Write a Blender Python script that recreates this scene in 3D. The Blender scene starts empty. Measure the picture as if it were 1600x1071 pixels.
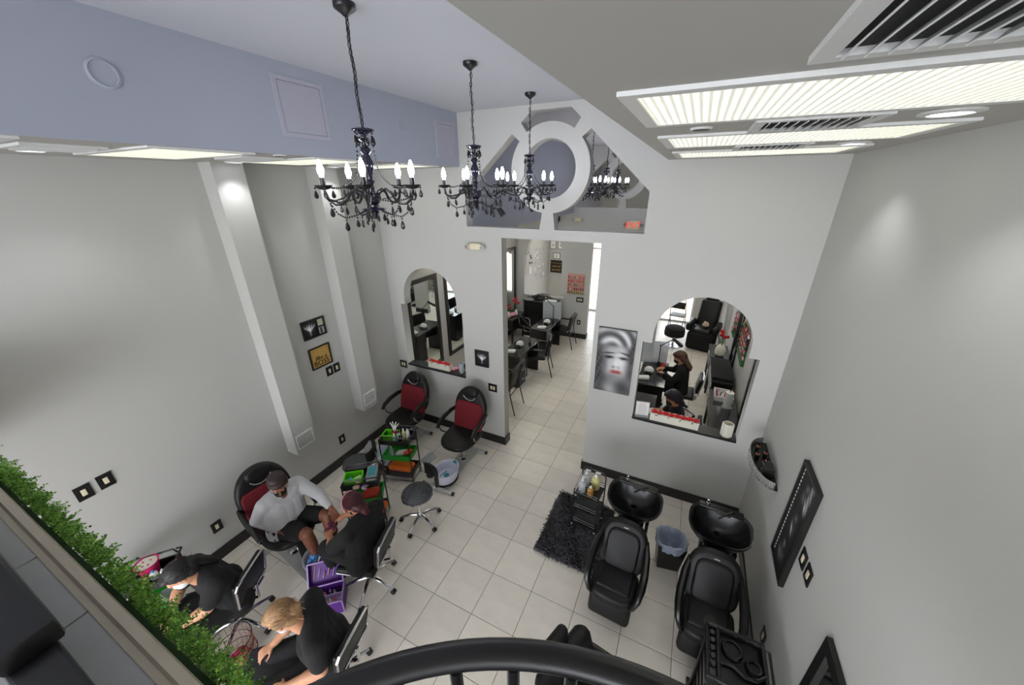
import bpy, bmesh, math, random
from mathutils import Vector as V, Matrix as M, Euler
random.seed(7)
SC = bpy.context.scene
COL = SC.collection
PI = math.pi
def R(d): return math.radians(d)

# ------------------------------------------------------------------ camera
yaw, pit, rol = -.4522, .4072, -.0084
fw = V((math.sin(yaw)*math.cos(pit), math.cos(yaw)*math.cos(pit), -math.sin(pit)))
rt = V((math.cos(yaw), -math.sin(yaw), 0)); up = rt.cross(fw)
rt2 = rt*math.cos(rol) + up*math.sin(rol); up2 = -rt*math.sin(rol) + up*math.cos(rol)
cd = bpy.data.cameras.new('camera'); cam = bpy.data.objects.new('camera', cd); COL.objects.link(cam)
cd.sensor_width = 36; cd.lens = 567.4/1600*36; cd.clip_start = .02; cd.clip_end = 200
mw = M((rt2, up2, -fw)).transposed().to_4x4(); mw.translation = V((2.7455, -1.390, 3.925)); cam.matrix_world = mw
SC.camera = cam

# ------------------------------------------------------------------ world, exposure
w = bpy.data.worlds.new('sky'); SC.world = w; w.use_nodes = True
bg = w.node_tree.nodes['Background']; bg.inputs[0].default_value = (.9, .93, 1.0, 1); bg.inputs[1].default_value = 7.6
SC.view_settings.view_transform = 'Standard'; SC.view_settings.look = 'None'
SC.view_settings.exposure = 0.0; SC.view_settings.gamma = 1; SC.view_settings.use_curve_mapping = False
LENS = .78       # brightness of the fluorescent lenses
LENSBK = 11  # much stronger glow for the added back room troffers
DOWN = 12        # watts of each recessed downlight

# ------------------------------------------------------------------ materials
def lin(c): return tuple((x/12.92 if x <= .04045 else ((x+.055)/1.055)**2.4) for x in c)
MATS = {}
def mat(name, rgb, rough=.5, metal=0, var=.05, scale=9, bump=0, emit=0, trans=0, alpha=1, stretch=(1, 1, 1), spec=.5, coat=0, ecol=None):
    if name in MATS: return MATS[name]
    m = bpy.data.materials.new(name); m.use_nodes = True; nt = m.node_tree; N = nt.nodes; L = nt.links
    b = N['Principled BSDF']; c = lin(tuple(x/255 for x in rgb))
    b.inputs['Base Color'].default_value = (*c, 1)
    b.inputs['Roughness'].default_value = rough; b.inputs['Metallic'].default_value = metal
    b.inputs['Specular IOR Level'].default_value = spec
    b.inputs['Coat Weight'].default_value = coat
    if trans: b.inputs['Transmission Weight'].default_value = trans
    if alpha < 1: b.inputs['Alpha'].default_value = alpha
    if emit:
        b.inputs['Emission Color'].default_value = (*(lin(tuple(x/255 for x in (ecol or rgb)))), 1); b.inputs['Emission Strength'].default_value = emit
    if var or bump:
        tc = N.new('ShaderNodeTexCoord'); mp = N.new('ShaderNodeMapping'); mp.inputs['Scale'].default_value = stretch
        no = N.new('ShaderNodeTexNoise'); no.inputs['Scale'].default_value = scale; no.inputs['Detail'].default_value = 6; no.inputs['Roughness'].default_value = .62
        L.new(tc.outputs['Object'], mp.inputs['Vector']); L.new(mp.outputs[0], no.inputs['Vector'])
        if var:
            cr = N.new('ShaderNodeValToRGB'); e = cr.color_ramp.elements
            e[0].position = .3; e[1].position = .7
            e[0].color = (*[x*(1-var) for x in c], 1); e[1].color = (*[min(1, x*(1+var)+var*.004) for x in c], 1)
            L.new(no.outputs[0], cr.inputs[0]); L.new(cr.outputs[0], b.inputs['Base Color'])
        if bump:
            bp = N.new('ShaderNodeBump'); bp.inputs['Strength'].default_value = bump; bp.inputs['Distance'].default_value = .01
            L.new(no.outputs[0], bp.inputs['Height']); L.new(bp.outputs[0], b.inputs['Normal'])
    MATS[name] = m; return m

WALL = mat('wall_paint', (190, 189, 184), .6, var=.012, scale=1.5)
CEIL = mat('ceiling_paint', (184, 182, 176), .7, var=.012, scale=2)
SOFF = mat('soffit_face_shade', (164, 168, 180), .7, var=.012, scale=2)  # darker than the tray: weaker chandelier light put into the face colour
TRAYC = mat('tray_paint', (200, 201, 207), .7, var=.012, scale=2)
WTRIM = mat('white_trim', (222, 222, 220), .5, var=.02)
BASEB = mat('baseboard_black', (24, 23, 23), .35, var=.05)
GROUT = mat('grout', (120, 112, 102), .8, var=.06, scale=30)
BLK = mat('black_satin', (22, 21, 21), .38, var=.08)
BLKM = mat('black_metal', (20, 19, 20), .3, var=.05, spec=.6)
VINYL = mat('black_vinyl', (21, 20, 20), .46, var=.1, scale=14, bump=.06, spec=.35)
PLAST = mat('black_plastic', (19, 18, 18), .28, var=.06)
DGREY = mat('dark_grey', (58, 58, 60), .5, var=.06)
GREY = mat('grey_plastic', (150, 150, 152), .45, var=.04)
SILV = mat('silver_paint', (188, 188, 186), .35, .3, var=.03)
CHROME = mat('chrome', (205, 205, 208), .14, 1, var=.02)
MIRR = mat('mirror_glass', (228, 234, 232), .015, 1, var=0)
WHITE = mat('white_plastic', (232, 232, 230), .4, var=.02)
IVORY = mat('ivory_plastic', (224, 214, 184), .45, var=.03)
CREAM = mat('cream_ceramic', (226, 222, 206), .35, var=.03)
REDC = mat('dark_red_towelling', (112, 16, 30), .85, var=.16, scale=60, bump=.25)
REDR = mat('red_petals', (196, 14, 26), .55, var=.2, scale=30)
PINK = mat('pink_plastic', (212, 44, 110), .45, var=.06)
PINKT = mat('pink_towel', (238, 158, 176), .85, var=.1, scale=40)
LIME = mat('lime_plastic', (104, 214, 32), .4, var=.05)
GREEN = mat('green_plastic', (34, 150, 44), .4, var=.05)
LEAFG = mat('leaf_green', (58, 128, 44), .6, var=.2)
ORANGE = mat('orange_towel', (236, 118, 34), .85, var=.12, scale=40)
PURPT = mat('purple_towel', (140, 62, 146), .85, var=.12, scale=40)
PURP = mat('purple_case', (92, 40, 138), .4, var=.08)
LPURP = mat('lilac_trim', (176, 150, 196), .4, var=.05)
BLUE = mat('blue_liner', (84, 150, 214), .35, var=.2, scale=18)
TEAL = mat('teal_print', (52, 142, 150), .5, var=.08)
LAV = mat('lavender_plastic', (212, 212, 228), .35, var=.03)
GOLD = mat('gold_print', (196, 158, 82), .5, var=.1, scale=20)
PAPER = mat('paper', (236, 234, 228), .7, var=.03)
CLOTHW = mat('white_cloth', (230, 230, 228), .9, var=.06, scale=40)
FABK = mat('black_fabric', (20, 20, 21), .92, var=.12, scale=26, bump=.1)
FABG = mat('charcoal_fabric', (36, 35, 37), .92, var=.15, scale=26)
KNIT = mat('grey_knit', (186, 186, 188), .95, var=.08, scale=60, bump=.15)
SKIND = mat('skin_deep', (124, 76, 54), .5, var=.06, scale=14)
SKINM = mat('skin_tan', (186, 126, 92), .5, var=.06, scale=14)
SKINL = mat('skin_light', (208, 152, 118), .5, var=.06, scale=14)
CLEAR = mat('frosted_plastic', (206, 212, 216), .3, var=.02, alpha=.65)
GLASS = mat('clear_acrylic', (236, 240, 242), .06, var=0, trans=.9)
AMBER = mat('amber_shampoo', (178, 128, 62), .25, var=.05)
YELL = mat('pale_yellow_shampoo', (214, 208, 140), .3, var=.05)
ROSEG = mat('rose_gold', (196, 132, 108), .28, .8, var=.04)
BAGB = mat('grey_blue_bag', (176, 186, 206), .3, var=.16, scale=24, alpha=.88)
STONE = mat('ledge_tile', (176, 176, 172), .4, var=.07, scale=6)
MOULD = mat('ledge_moulding', (196, 184, 162), .5, var=.04)
LENSM = mat('troffer_lens', (236, 233, 214), .35, var=.05, scale=30, stretch=(1, 8, 1), emit=LENS, ecol=(246, 245, 234))
LENSB = mat('back_room_added_lens', (236, 236, 226), .35, var=.05, scale=30, stretch=(1, 8, 1), emit=LENSBK, ecol=(250, 248, 238))
RIBM = mat('troffer_rib', (226, 226, 212), .3, var=.05, scale=30, emit=LENS*.62, ecol=(240, 240, 226))
BULB = mat('bulb_glow', (255, 255, 255), .3, var=0, emit=54, ecol=(240, 243, 255))
DLM = mat('downlight_glow', (255, 255, 255), .3, var=0, emit=6, ecol=(240, 244, 255))
VOID = mat('duct_dark', (46, 46, 48), .8, var=.05)

# ------------------------------------------------------------------ mesh builder
def frame(d):
    d = V(d).normalized(); a = V((0, 0, 1)) if abs(d.z) < .95 else V((1, 0, 0))
    x = d.cross(a).normalized(); return x, d.cross(x).normalized(), d
class MB:
    def __init__(s, T=None): s.v = []; s.f = []; s.mi = []; s.cur = 0; s.T = T
    def add(s, vs, fs):
        o = len(s.v)
        if s.T is not None: vs = [s.T @ V(p) for p in vs]
        s.v += [tuple(p) for p in vs]; s.f += [tuple(i+o for i in f) for f in fs]; s.mi += [s.cur]*len(fs); return s
    def m(s, i): s.cur = i; return s
    def box(s, c, d, rot=None):
        x, y, z = (k/2 for k in d); vs = [V((a*x, b*y, e*z)) for a in (-1, 1) for b in (-1, 1) for e in (-1, 1)]
        if rot is not None: vs = [rot @ p for p in vs]
        c = V(c); return s.add([p+c for p in vs], [(0, 1, 3, 2), (4, 6, 7, 5), (0, 4, 5, 1), (2, 3, 7, 6), (0, 2, 6, 4), (1, 5, 7, 3)])
    def b2(s, x0, x1, y0, y1, z0, z1): return s.box(((x0+x1)/2, (y0+y1)/2, (z0+z1)/2), (x1-x0, y1-y0, z1-z0))
    def rbox(s, c, d, r, n=2, rot=None, fn=None):
        h = [k/2 for k in d]; r = min(r, *h); vs = []; fs = []
        lon = [(q*90+90*i/n, q) for q in range(4) for i in range(n+1)]; lat = [(-90+90*i/n, -1) for i in range(n+1)]+[(90*i/n, 1) for i in range(n+1)]
        for la, sz in lat:
            for lo, q in lon:
                dx, dy = math.cos(R(la))*math.cos(R(lo)), math.cos(R(la))*math.sin(R(lo)); dz = math.sin(R(la))
                sx = 1 if q in (0, 3) else -1; sy = 1 if q in (0, 1) else -1
                p = V((sx*(h[0]-r)+r*dx, sy*(h[1]-r)+r*dy, sz*(h[2]-r)+r*dz))
                if fn: p = V(fn(p))
                if rot is not None: p = rot @ p
                vs.append(p+V(c))
        w_ = len(lon); k = len(lat)
        for i in range(k-1):
            for j in range(w_): fs.append((i*w_+j, i*w_+(j+1) % w_, (i+1)*w_+(j+1) % w_, (i+1)*w_+j))
        fs.append(tuple(range(w_-1, -1, -1))); fs.append(tuple(range((k-1)*w_, k*w_)))
        return s.add(vs, fs)
    def cyl(s, a, b, r0, r1=None, n=12, cap=True):
        r1 = r0 if r1 is None else r1; a = V(a); b = V(b); x, y, d = frame(b-a); vs = []
        for p, r in ((a, r0), (b, r1)):
            for i in range(n): t = 2*PI*i/n; vs.append(p+x*r*math.cos(t)+y*r*math.sin(t))
        fs = [(i, (i+1) % n, n+(i+1) % n, n+i) for i in range(n)]
        if cap: fs += [tuple(range(n-1, -1, -1)), tuple(range(n, 2*n))]
        return s.add(vs, fs)
    def tube(s, pts, r, n=8, closed=False, flat=1):
        pts = [V(p) for p in pts]; k = len(pts); vs = []; fs = []; prev = None
        rr = r if isinstance(r, (list, tuple)) else [r]*k
        for i, p in enumerate(pts):
            if closed: d = pts[(i+1) % k]-pts[i-1]
            else: d = pts[min(i+1, k-1)]-pts[max(i-1, 0)]
            d.normalize()
            if prev is None: x, y, _ = frame(d)
            else: x = (prev-d*prev.dot(d)).normalized(); y = d.cross(x)
            prev = x
            for j in range(n): t = 2*PI*j/n; vs.append(p+x*rr[i]*math.cos(t)+y*rr[i]*flat*math.sin(t))
        for i in range(k if closed else k-1):
            for j in range(n): a = i*n; b = ((i+1) % k)*n; fs.append((a+j, a+(j+1) % n, b+(j+1) % n, b+j))
        if not closed: fs += [tuple(range(n-1, -1, -1)), tuple(range((k-1)*n, k*n))]
        return s.add(vs, fs)
    def lathe(s, prof, n=20, c=(0, 0, 0), sx=1, sy=1):
        vs = []; fs = []; c = V(c); k = len(prof)
        for r, z in prof:
            for i in range(n): t = 2*PI*i/n; vs.append(c+V((r*sx*math.cos(t), r*sy*math.sin(t), z)))
        for i in range(k-1):
            for j in range(n): fs.append((i*n+j, i*n+(j+1) % n, (i+1)*n+(j+1) % n, (i+1)*n+j))
        if prof[0][0] > 1e-5: fs.append(tuple(range(n-1, -1, -1)))
        if prof[-1][0] > 1e-5: fs.append(tuple(range((k-1)*n, k*n)))
        return s.add(vs, fs)
    def ell(s, c, r, n=14, k=9, rot=None):
        if not isinstance(r, (tuple, list)): r = (r, r, r)
        vs = []; fs = []; c = V(c)
        for i in range(1, k):
            a = PI*i/k
            for j in range(n):
                t = 2*PI*j/n; p = V((r[0]*math.sin(a)*math.cos(t), r[1]*math.sin(a)*math.sin(t), -r[2]*math.cos(a)))
                vs.append(c+(rot @ p if rot is not None else p))
        for q in (-1, 1): p = V((0, 0, q*r[2])); vs.append(c+(rot @ p if rot is not None else p))
        m_ = (k-1)*n
        for i in range(k-2):
            for j in range(n): fs.append((i*n+j, i*n+(j+1) % n, (i+1)*n+(j+1) % n, (i+1)*n+j))
        for j in range(n): fs.append((m_, (j+1) % n, j)); fs.append((m_+1, (k-2)*n+j, (k-2)*n+(j+1) % n))
        return s.add(vs, fs)
    def cap(s, a, b, r0, r1=None, n=12):
        r1 = r0 if r1 is None else r1; a = V(a); b = V(b); x, y, d = frame(b-a); vs = []; rows = []
        for i in range(5): t = -PI/2+PI/2*i/4; rows.append((a+d*r0*math.sin(t), max(1e-4, r0*math.cos(t))))
        for i in range(5): t = PI/2*i/4; rows.append((b+d*r1*math.sin(t), max(1e-4, r1*math.cos(t))))
        for p, r in rows:
            for j in range(n): t = 2*PI*j/n; vs.append(p+x*r*math.cos(t)+y*r*math.sin(t))
        fs = [(i*n+j, i*n+(j+1) % n, (i+1)*n+(j+1) % n, (i+1)*n+j) for i in range(9) for j in range(n)]
        fs += [tuple(range(n-1, -1, -1)), tuple(range(9*n, 10*n))]
        return s.add(vs, fs)
    def prism(s, poly, a0, a1, ax='z'):
        n = len(poly); vs = []
        for h in (a0, a1):
            for p, q in poly: vs.append({'z': (p, q, h), 'y': (p, h, q), 'x': (h, p, q)}[ax])
        fs = [(i, (i+1) % n, n+(i+1) % n, n+i) for i in range(n)]+[tuple(range(n-1, -1, -1)), tuple(range(n, 2*n))]
        return s.add(vs, fs)
    def pad(s, out, th, r, T, n=4):          # cushion with a rounded edge: 2D outline swept through its thickness
        cx = sum(p[0] for p in out)/len(out); cy = sum(p[1] for p in out)/len(out); k = len(out); vs = []; rows = []
        for i in range(n+1): a = PI/2*i/n; rows.append((-th/2+r*(1-math.sin(a)), r*(1-math.cos(a))))
        rows = [(z, q) for z, q in rows][::-1]; rows = [(-th/2+r*(1-math.cos(PI/2*i/n)), r*(1-math.sin(PI/2*i/n))) for i in range(n+1)]; rows += [(-z, q) for z, q in rows[::-1]]
        for z, q in rows:
            for x, y in out:
                d = V((x-cx, y-cy)); l = max(d.length, 1e-6); d *= (l-q)/l; vs.append(T @ V((cx+d.x, cy+d.y, z)))
        fs = [(i*k+j, i*k+(j+1) % k, (i+1)*k+(j+1) % k, (i+1)*k+j) for i in range(len(rows)-1) for j in range(k)]+[tuple(range(k-1, -1, -1)), tuple(range((len(rows)-1)*k, len(rows)*k))]
        return s.add(vs, fs)
    def mesh(s, name, mats, smooth=True, ang=38):
        me = bpy.data.meshes.new(name); me.from_pydata(s.v, [], s.f)
        for m_ in (mats if isinstance(mats, (list, tuple)) else [mats]): me.materials.append(m_)
        me.polygons.foreach_set('material_index', s.mi)
        bm = bmesh.new(); bm.from_mesh(me); bmesh.ops.recalc_face_normals(bm, faces=bm.faces); bm.to_mesh(me); bm.free()
        if smooth:
            me.polygons.foreach_set('use_smooth', [True]*len(me.polygons)); me.set_sharp_from_angle(angle=R(ang))
        me.update(); return me
    def o(s, name, mats, parent=None, loc=None, smooth=True, ang=38):
        ob = bpy.data.objects.new(name, s.mesh(name, mats, smooth, ang)); COL.objects.link(ob)
        if parent is not None: ob.parent = parent
        if loc is not None: ob.location = loc
        return ob
def tag(o, label, cat, group=None):
    o['label'] = label; o['category'] = cat
    if group: o['group'] = group
    return o
def thing(name, label, cat, loc=(0, 0, 0), rz=0, group=None):
    o = bpy.data.objects.new(name, None); COL.objects.link(o); o.location = loc; o.rotation_euler = (0, 0, rz); o.empty_display_size = .1
    return tag(o, label, cat, group)
def st(o, label=None):
    o['kind'] = 'structure'
    if label: o['label'] = label
    return o
def inst(name, me, parent, loc=(0, 0, 0), rot=(0, 0, 0), sc=None):
    o = bpy.data.objects.new(name, me); COL.objects.link(o); o.parent = parent; o.location = loc; o.rotation_euler = rot
    if sc: o.scale = sc
    return o
def dup(root, loc, rz=None, label=None, parent=None):
    r = root.copy(); COL.objects.link(r)
    if parent is not None: r.parent = parent
    if loc is not None: r.location = loc
    if rz is not None: r.rotation_euler = (0, 0, rz)
    if label: r['label'] = label
    for ch in root.children: dup(ch, None, parent=r)
    return r
def arc(c, r, a0, a1, n, ax='xy'):
    out = []
    for i in range(n+1):
        t = R(a0+(a1-a0)*i/n); p, q = r*math.cos(t), r*math.sin(t)
        out.append(V(c)+(V((p, q, 0)) if ax == 'xy' else V((p, 0, q)) if ax == 'xz' else V((0, p, q))))
    return out
def plate(name, loops, y0, t, mt, parent=None):      # flat slab in the XZ plane with holes, front face at y0, thickness t
    cu = bpy.data.curves.new(name, 'CURVE'); cu.dimensions = '2D'; cu.fill_mode = 'BOTH'; cu.extrude = t/2
    for lp in loops:
        sp = cu.splines.new('POLY'); sp.points.add(len(lp)-1); sp.use_cyclic_u = True
        for p, q in zip(sp.points, lp): p.co = (q[0], q[1], 0, 1)
    ob = bpy.data.objects.new(name, cu); COL.objects.link(ob)
    me = bpy.data.meshes.new_from_object(ob.evaluated_get(bpy.context.evaluated_depsgraph_get()))
    bpy.data.objects.remove(ob); bpy.data.curves.remove(cu)
    me.transform(M(((1, 0, 0, 0), (0, 0, -1, y0+t/2), (0, 1, 0, 0), (0, 0, 0, 1))))
    me.materials.clear(); me.materials.append(mt); me.name = name
    o = bpy.data.objects.new(name, me); COL.objects.link(o)
    if parent is not None: o.parent = parent
    return o
def text(name, body, size, mt, parent, mx, ext=.002, align='CENTER', shear=0):   # flat lettering, mx places the text plane
    cu = bpy.data.curves.new(name, 'FONT'); cu.body = body; cu.size = size; cu.extrude = ext; cu.align_x = align; cu.align_y = 'CENTER'; cu.shear = shear; cu.resolution_u = 3
    ob = bpy.data.objects.new(name, cu); COL.objects.link(ob)
    me = bpy.data.meshes.new_from_object(ob.evaluated_get(bpy.context.evaluated_depsgraph_get()))
    bpy.data.objects.remove(ob); bpy.data.curves.remove(cu)
    me.transform(mx); me.materials.clear(); me.materials.append(mt)
    o = bpy.data.objects.new(name, me); COL.objects.link(o); o.parent = parent; return o
# ------------------------------------------------------------------ the room shell
XL, XR, YE, YB, YF, YS, S = -1.55, 3.84, 2.912, 3.062, 7.85, 10.4, .4572
ZS, ZH, ZB = 4.151, 4.74, 3.31          # side soffits, raised tray, low soffits of the back room
XA, XB = -.06, 2.4                      # edges of the raised tray
YN = -5.0
fl = st(MB().b2(XL-.1, XR+.1, YN, YS+.1, -.1, -.004).o('floor', GROUT), 'cream floor tiles with dark grout lines')
def tile_mat():
    m = mat('floor_tile', (238, 230, 217), .32, var=.06, scale=3.2, stretch=(1, 2.2, 1)); nt = m.node_tree; N = nt.nodes; L = nt.links
    b = N['Principled BSDF']; src = b.inputs['Base Color'].links[0].from_socket
    oi = N.new('ShaderNodeObjectInfo'); mr = N.new('ShaderNodeMapRange'); mr.inputs['To Min'].default_value = .93; mr.inputs['To Max'].default_value = 1.05
    hs = N.new('ShaderNodeHueSaturation'); L.new(oi.outputs['Random'], mr.inputs['Value']); L.new(mr.outputs[0], hs.inputs['Value']); L.new(src, hs.inputs['Color']); L.new(hs.outputs[0], b.inputs['Base Color'])
    no = N.new('ShaderNodeTexNoise'); no.inputs['Scale'].default_value = 22; no.inputs['Detail'].default_value = 5
    rr = N.new('ShaderNodeMapRange'); rr.inputs['To Min'].default_value = .22; rr.inputs['To Max'].default_value = .42; L.new(no.outputs[0], rr.inputs['Value']); L.new(rr.outputs[0], b.inputs['Roughness'])
    return m
TILE = tile_mat()
g = .0025
def tile_mesh(w_, h_):
    a, b_ = w_/2-g, h_/2-g; c = .003
    m_ = MB(); vs = [(-a, -b_, -.006), (a, -b_, -.006), (a, b_, -.006), (-a, b_, -.006), (-a, -b_, -.0015), (a, -b_, -.0015), (a, b_, -.0015), (-a, b_, -.0015), (-a+c, -b_+c, 0), (a-c, -b_+c, 0), (a-c, b_-c, 0), (-a+c, b_-c, 0)]
    fs = [(3, 2, 1, 0), (8, 9, 10, 11)]+[(i, (i+1) % 4, 4+(i+1) % 4, 4+i) for i in range(4)]+[(4+i, 4+(i+1) % 4, 8+(i+1) % 4, 8+i) for i in range(4)]
    return m_.add(vs, fs).mesh('floor_tile', TILE, False)
tm = {'n': tile_mesh(S, S)}
xs = []
for i in range(-4, 9):
    x0, x1 = max(XL, i*S), min(XR, (i+1)*S)
    if x1-x0 < .02: continue
    k = round(x1-x0, 3); tm.setdefault(k, tile_mesh(x1-x0, S)); xs.append(((x0+x1)/2, k))
rest = MB(); a_ = S/2-g
for j in range(-11, 23):
    for x, k in xs:
        y = (j+.5)*S
        if y < -1.4 or j >= 18:
            if y > YS: continue
            h_ = k/2-g; rest.add([(x-h_, y-a_, -.001), (x+h_, y-a_, -.001), (x+h_, min(y+a_, YS), -.001), (x-h_, min(y+a_, YS), -.001)], [(0, 1, 2, 3)])
        else: inst('floor_tile', tm[k], fl, (x, y, 0))
q = rest.o('floor_tile_field', TILE, fl, smooth=False); q['kind'] = 'stuff'
st(MB().b2(XL-.12, XL, YN, YS, -.1, 4.9).o('wall_left', WALL), 'pale grey wall with two hanging pilasters')
st(MB().b2(XR, XR+.12, YN, YS, -.1, 4.9).o('wall_right', WALL), 'plain pale grey wall beside shampoo chairs')
st(MB().b2(XA, XB, YN, YS, ZH, ZH+.08).o('ceiling', TRAYC), 'raised lavender grey ceiling tray with chandeliers')
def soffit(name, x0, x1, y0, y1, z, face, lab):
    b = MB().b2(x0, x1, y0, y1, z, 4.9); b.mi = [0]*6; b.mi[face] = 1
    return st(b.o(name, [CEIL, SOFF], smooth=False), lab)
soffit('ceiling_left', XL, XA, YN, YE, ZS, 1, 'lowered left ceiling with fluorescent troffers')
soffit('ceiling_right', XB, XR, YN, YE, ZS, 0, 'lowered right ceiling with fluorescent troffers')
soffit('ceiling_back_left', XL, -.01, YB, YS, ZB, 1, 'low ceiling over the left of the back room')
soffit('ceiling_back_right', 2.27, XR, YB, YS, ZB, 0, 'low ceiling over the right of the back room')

def opening(cx, w_=1.17):                # arch on shoulders above a wider sill
    r, sp, sill, sh = .495, 2.315, 1.09, 2.19
    lp = [(cx-w_/2, sill), (cx+w_/2, sill), (cx+w_/2, sh), (cx+r, sh)]
    lp += [(cx+r*math.cos(R(t)), sp+r*math.sin(R(t))) for t in range(0, 181, 9)]
    return lp+[(cx-r, sh), (cx-w_/2, sh)]
GC = (1.142, 4.095); RO, RI = .475, .312
OCT = [(0, 3.435), (2.26, 3.435), (2.26, 3.86), (1.372, 4.685), (.912, 4.685), (0, 3.86)]
def hit(t):                              # ray from the ring's centre to the octagon
    dx, dz = math.cos(t), math.sin(t); best = 9
    for i in range(6):
        (x0, z0), (x1, z1) = OCT[i], OCT[(i+1) % 6]; ex, ez = x1-x0, z1-z0; den = dx*ez-dz*ex
        if abs(den) < 1e-9: continue
        u = ((x0-GC[0])*ez-(z0-GC[1])*ex)/den; v = ((x0-GC[0])*dz-(z0-GC[1])*dx)/den
        if u > 0 and -1e-6 <= v <= 1+1e-6: best = min(best, u)
    return (GC[0]+dx*best, GC[1]+dz*best)
def gable_holes():
    out = [[(GC[0]+RI*math.cos(R(t)), GC[1]+RI*math.sin(R(t))) for t in range(0, 360, 8)]]
    corners = [math.atan2(z-GC[1], x-GC[0]) for x, z in OCT]
    for a0, a1 in ((-82, 40), (55, 126), (141, 261)):
        A0, A1 = R(a0), R(a1); ts = [A0+(A1-A0)*i/24 for i in range(25)]
        for c in corners:
            for k in (0, 2*PI):
                if A0 < c+k < A1: ts.append(c+k)
        ts.sort()
        o_ = [hit(t) for t in ts]; i_ = [(GC[0]+RO*math.cos(A1+(A0-A1)*k/24), GC[1]+RO*math.sin(A1+(A0-A1)*k/24)) for k in range(25)]
        out.append(o_+i_)
    return out
DX0, DX1, DZ = .515, 1.81, 3.31
outer = [(XL, 0), (DX0, 0), (DX0, DZ), (DX1, DZ), (DX1, 0), (XR, 0), (XR, 4.85), (XL, 4.85)]
LOX, ROX = -.755, 3.01
st(plate('wall_end', [outer, opening(LOX), opening(ROX, 1.2)]+gable_holes(), YE, .15, WALL), 'pale grey partition wall with two arched openings, doorway and ring cut-out')
outer2 = [(XL, 0), (DX0, 0), (DX0, DZ-.5), (DX1, DZ-.5), (DX1, 0), (2.3, 0), (2.3, 2.9), (XR-.02, 2.9), (XR-.02, 0), (XR, 0), (XR, 4.85), (XL, 4.85)]
st(plate('wall_far', [outer2, opening(LOX)]+gable_holes(), YF, .15, WALL), 'second partition wall with the same ring cut-out')
for nm, cx, w_ in (('trim_1', LOX, 1.17), ('trim_2', ROX, 1.2)):
    st(MB().b2(cx-w_/2, cx+w_/2, YE-.012, YB+.02, 1.09, 1.118).o(nm, BLK), 'black sill of arched opening')
bb = MB(); H = .14; t_ = .016
st(MB().b2(XL, XL+t_, YN, YE, 0, H).o('baseboard_left', BASEB)); st(MB().b2(XR-t_, XR, YN, YE, 0, H).o('baseboard_right', BASEB))
st(MB().b2(XL+t_, DX0+t_, YE-t_, YE, 0, H).b2(DX0, DX0+t_, YE, YB, 0, H).o('baseboard_end_left', BASEB))
st(MB().b2(DX1-t_, XR-t_, YE-t_, YE, 0, H).b2(DX1-t_, DX1, YE, YB, 0, H).o('baseboard_end_right', BASEB))
st(MB().b2(XL, DX0+t_, YF-t_, YF, 0, H).b2(DX0, DX0+t_, YF, YF+.15, 0, H).o('baseboard_far_left', BASEB))
st(MB().b2(DX1-t_, 2.3, YF-t_, YF, 0, H).o('baseboard_far_right', BASEB))
st(MB().b2(XL, XL+t_, YB, YS, 0, H).o('baseboard_back_left', BASEB)); st(MB().b2(XR-t_, XR, YB, YS, 0, H).o('baseboard_back_right', BASEB))
# hanging pilasters with louvred grilles
slatV = MB().box((0, 0, 0), (.006, .19, .012), Euler((0, R(35), 0)).to_matrix()).mesh('slat', WHITE, False)
for y0, lab in ((.745, 'nearer boxed pilaster hanging on the left wall'), (1.85, 'farther boxed pilaster hanging on the left wall')):
    p = st(MB().b2(XL, XL+.2, y0, y0+.285, .765, ZS).o('pilaster', WALL), lab)
    gy = y0+.14
    gr = MB().b2(XL+.2, XL+.206, gy-.115, gy+.115, .84, .853).b2(XL+.2, XL+.206, gy-.115, gy+.115, 1.03, 1.043).b2(XL+.2, XL+.206, gy-.115, gy-.1, .853, 1.03).b2(XL+.2, XL+.206, gy+.1, gy+.115, .853, 1.03).o('grille_frame', WHITE, p); MB().b2(XL+.2, XL+.2012, gy-.1, gy+.1, .853, 1.03).o('grille_back', DGREY, p)
    for k in range(9): inst('slat', slatV, p, (XL+.205, gy, .864+k*.0198))
# storefront glazing at the street end and an added daylight opening behind the mezzanine
st(MB().b2(XL, XR, YS, YS+.1, 2.9, 4.9).b2(XL, -.95, YS, YS+.1, 0, 2.9).b2(3.12, XR, YS, YS+.1, 0, 2.9).o('wall_storefront', WALL), 'street wall above the shop windows')
for n_, (x0, x1) in enumerate(((-.95, .35), (.35, 2.2), (2.2, 3.12))):
    b = MB()
    for xx in (x0, x1-.05): b.b2(xx, xx+.05, YS+.02, YS+.08, 0, 2.9)
    for zz in (0, 2.05, 2.85): b.b2(x0+.05, x1-.05, YS+.02, YS+.08, zz, zz+.05)
    f_ = st(b.o('window_%d' % (n_+1), WTRIM), 'white framed shop window')
    MB().b2(x0+.05, x1-.05, YS+.045, YS+.05, .05, 2.05).o('pane', GLASS, f_); MB().b2(x0+.05, x1-.05, YS+.045, YS+.05, 2.1, 2.85).o('pane', GLASS, f_)
st(MB().b2(-9, 11, YS+.1, 30, -.12, -.02).o('ground_pavement', mat('pavement', (206, 178, 146), .85, var=.1)), 'tan pavement outside the shop')
wb = MB()
for x in (XL, -.2, 1.15, 2.5, XR-.05): wb.b2(x, x+.05, YN, YN+.06, 2.3, 4.74)
wb.b2(XL, XR, YN, YN+.06, 2.25, 2.3).b2(XL, XR, YN, YN+.06, 4.7, 4.76)
st(wb.o('window_4', WTRIM), 'unseen window grid added behind the mezzanine for daylight')  # unseen opening, added so sky light enters from behind the camera

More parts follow.
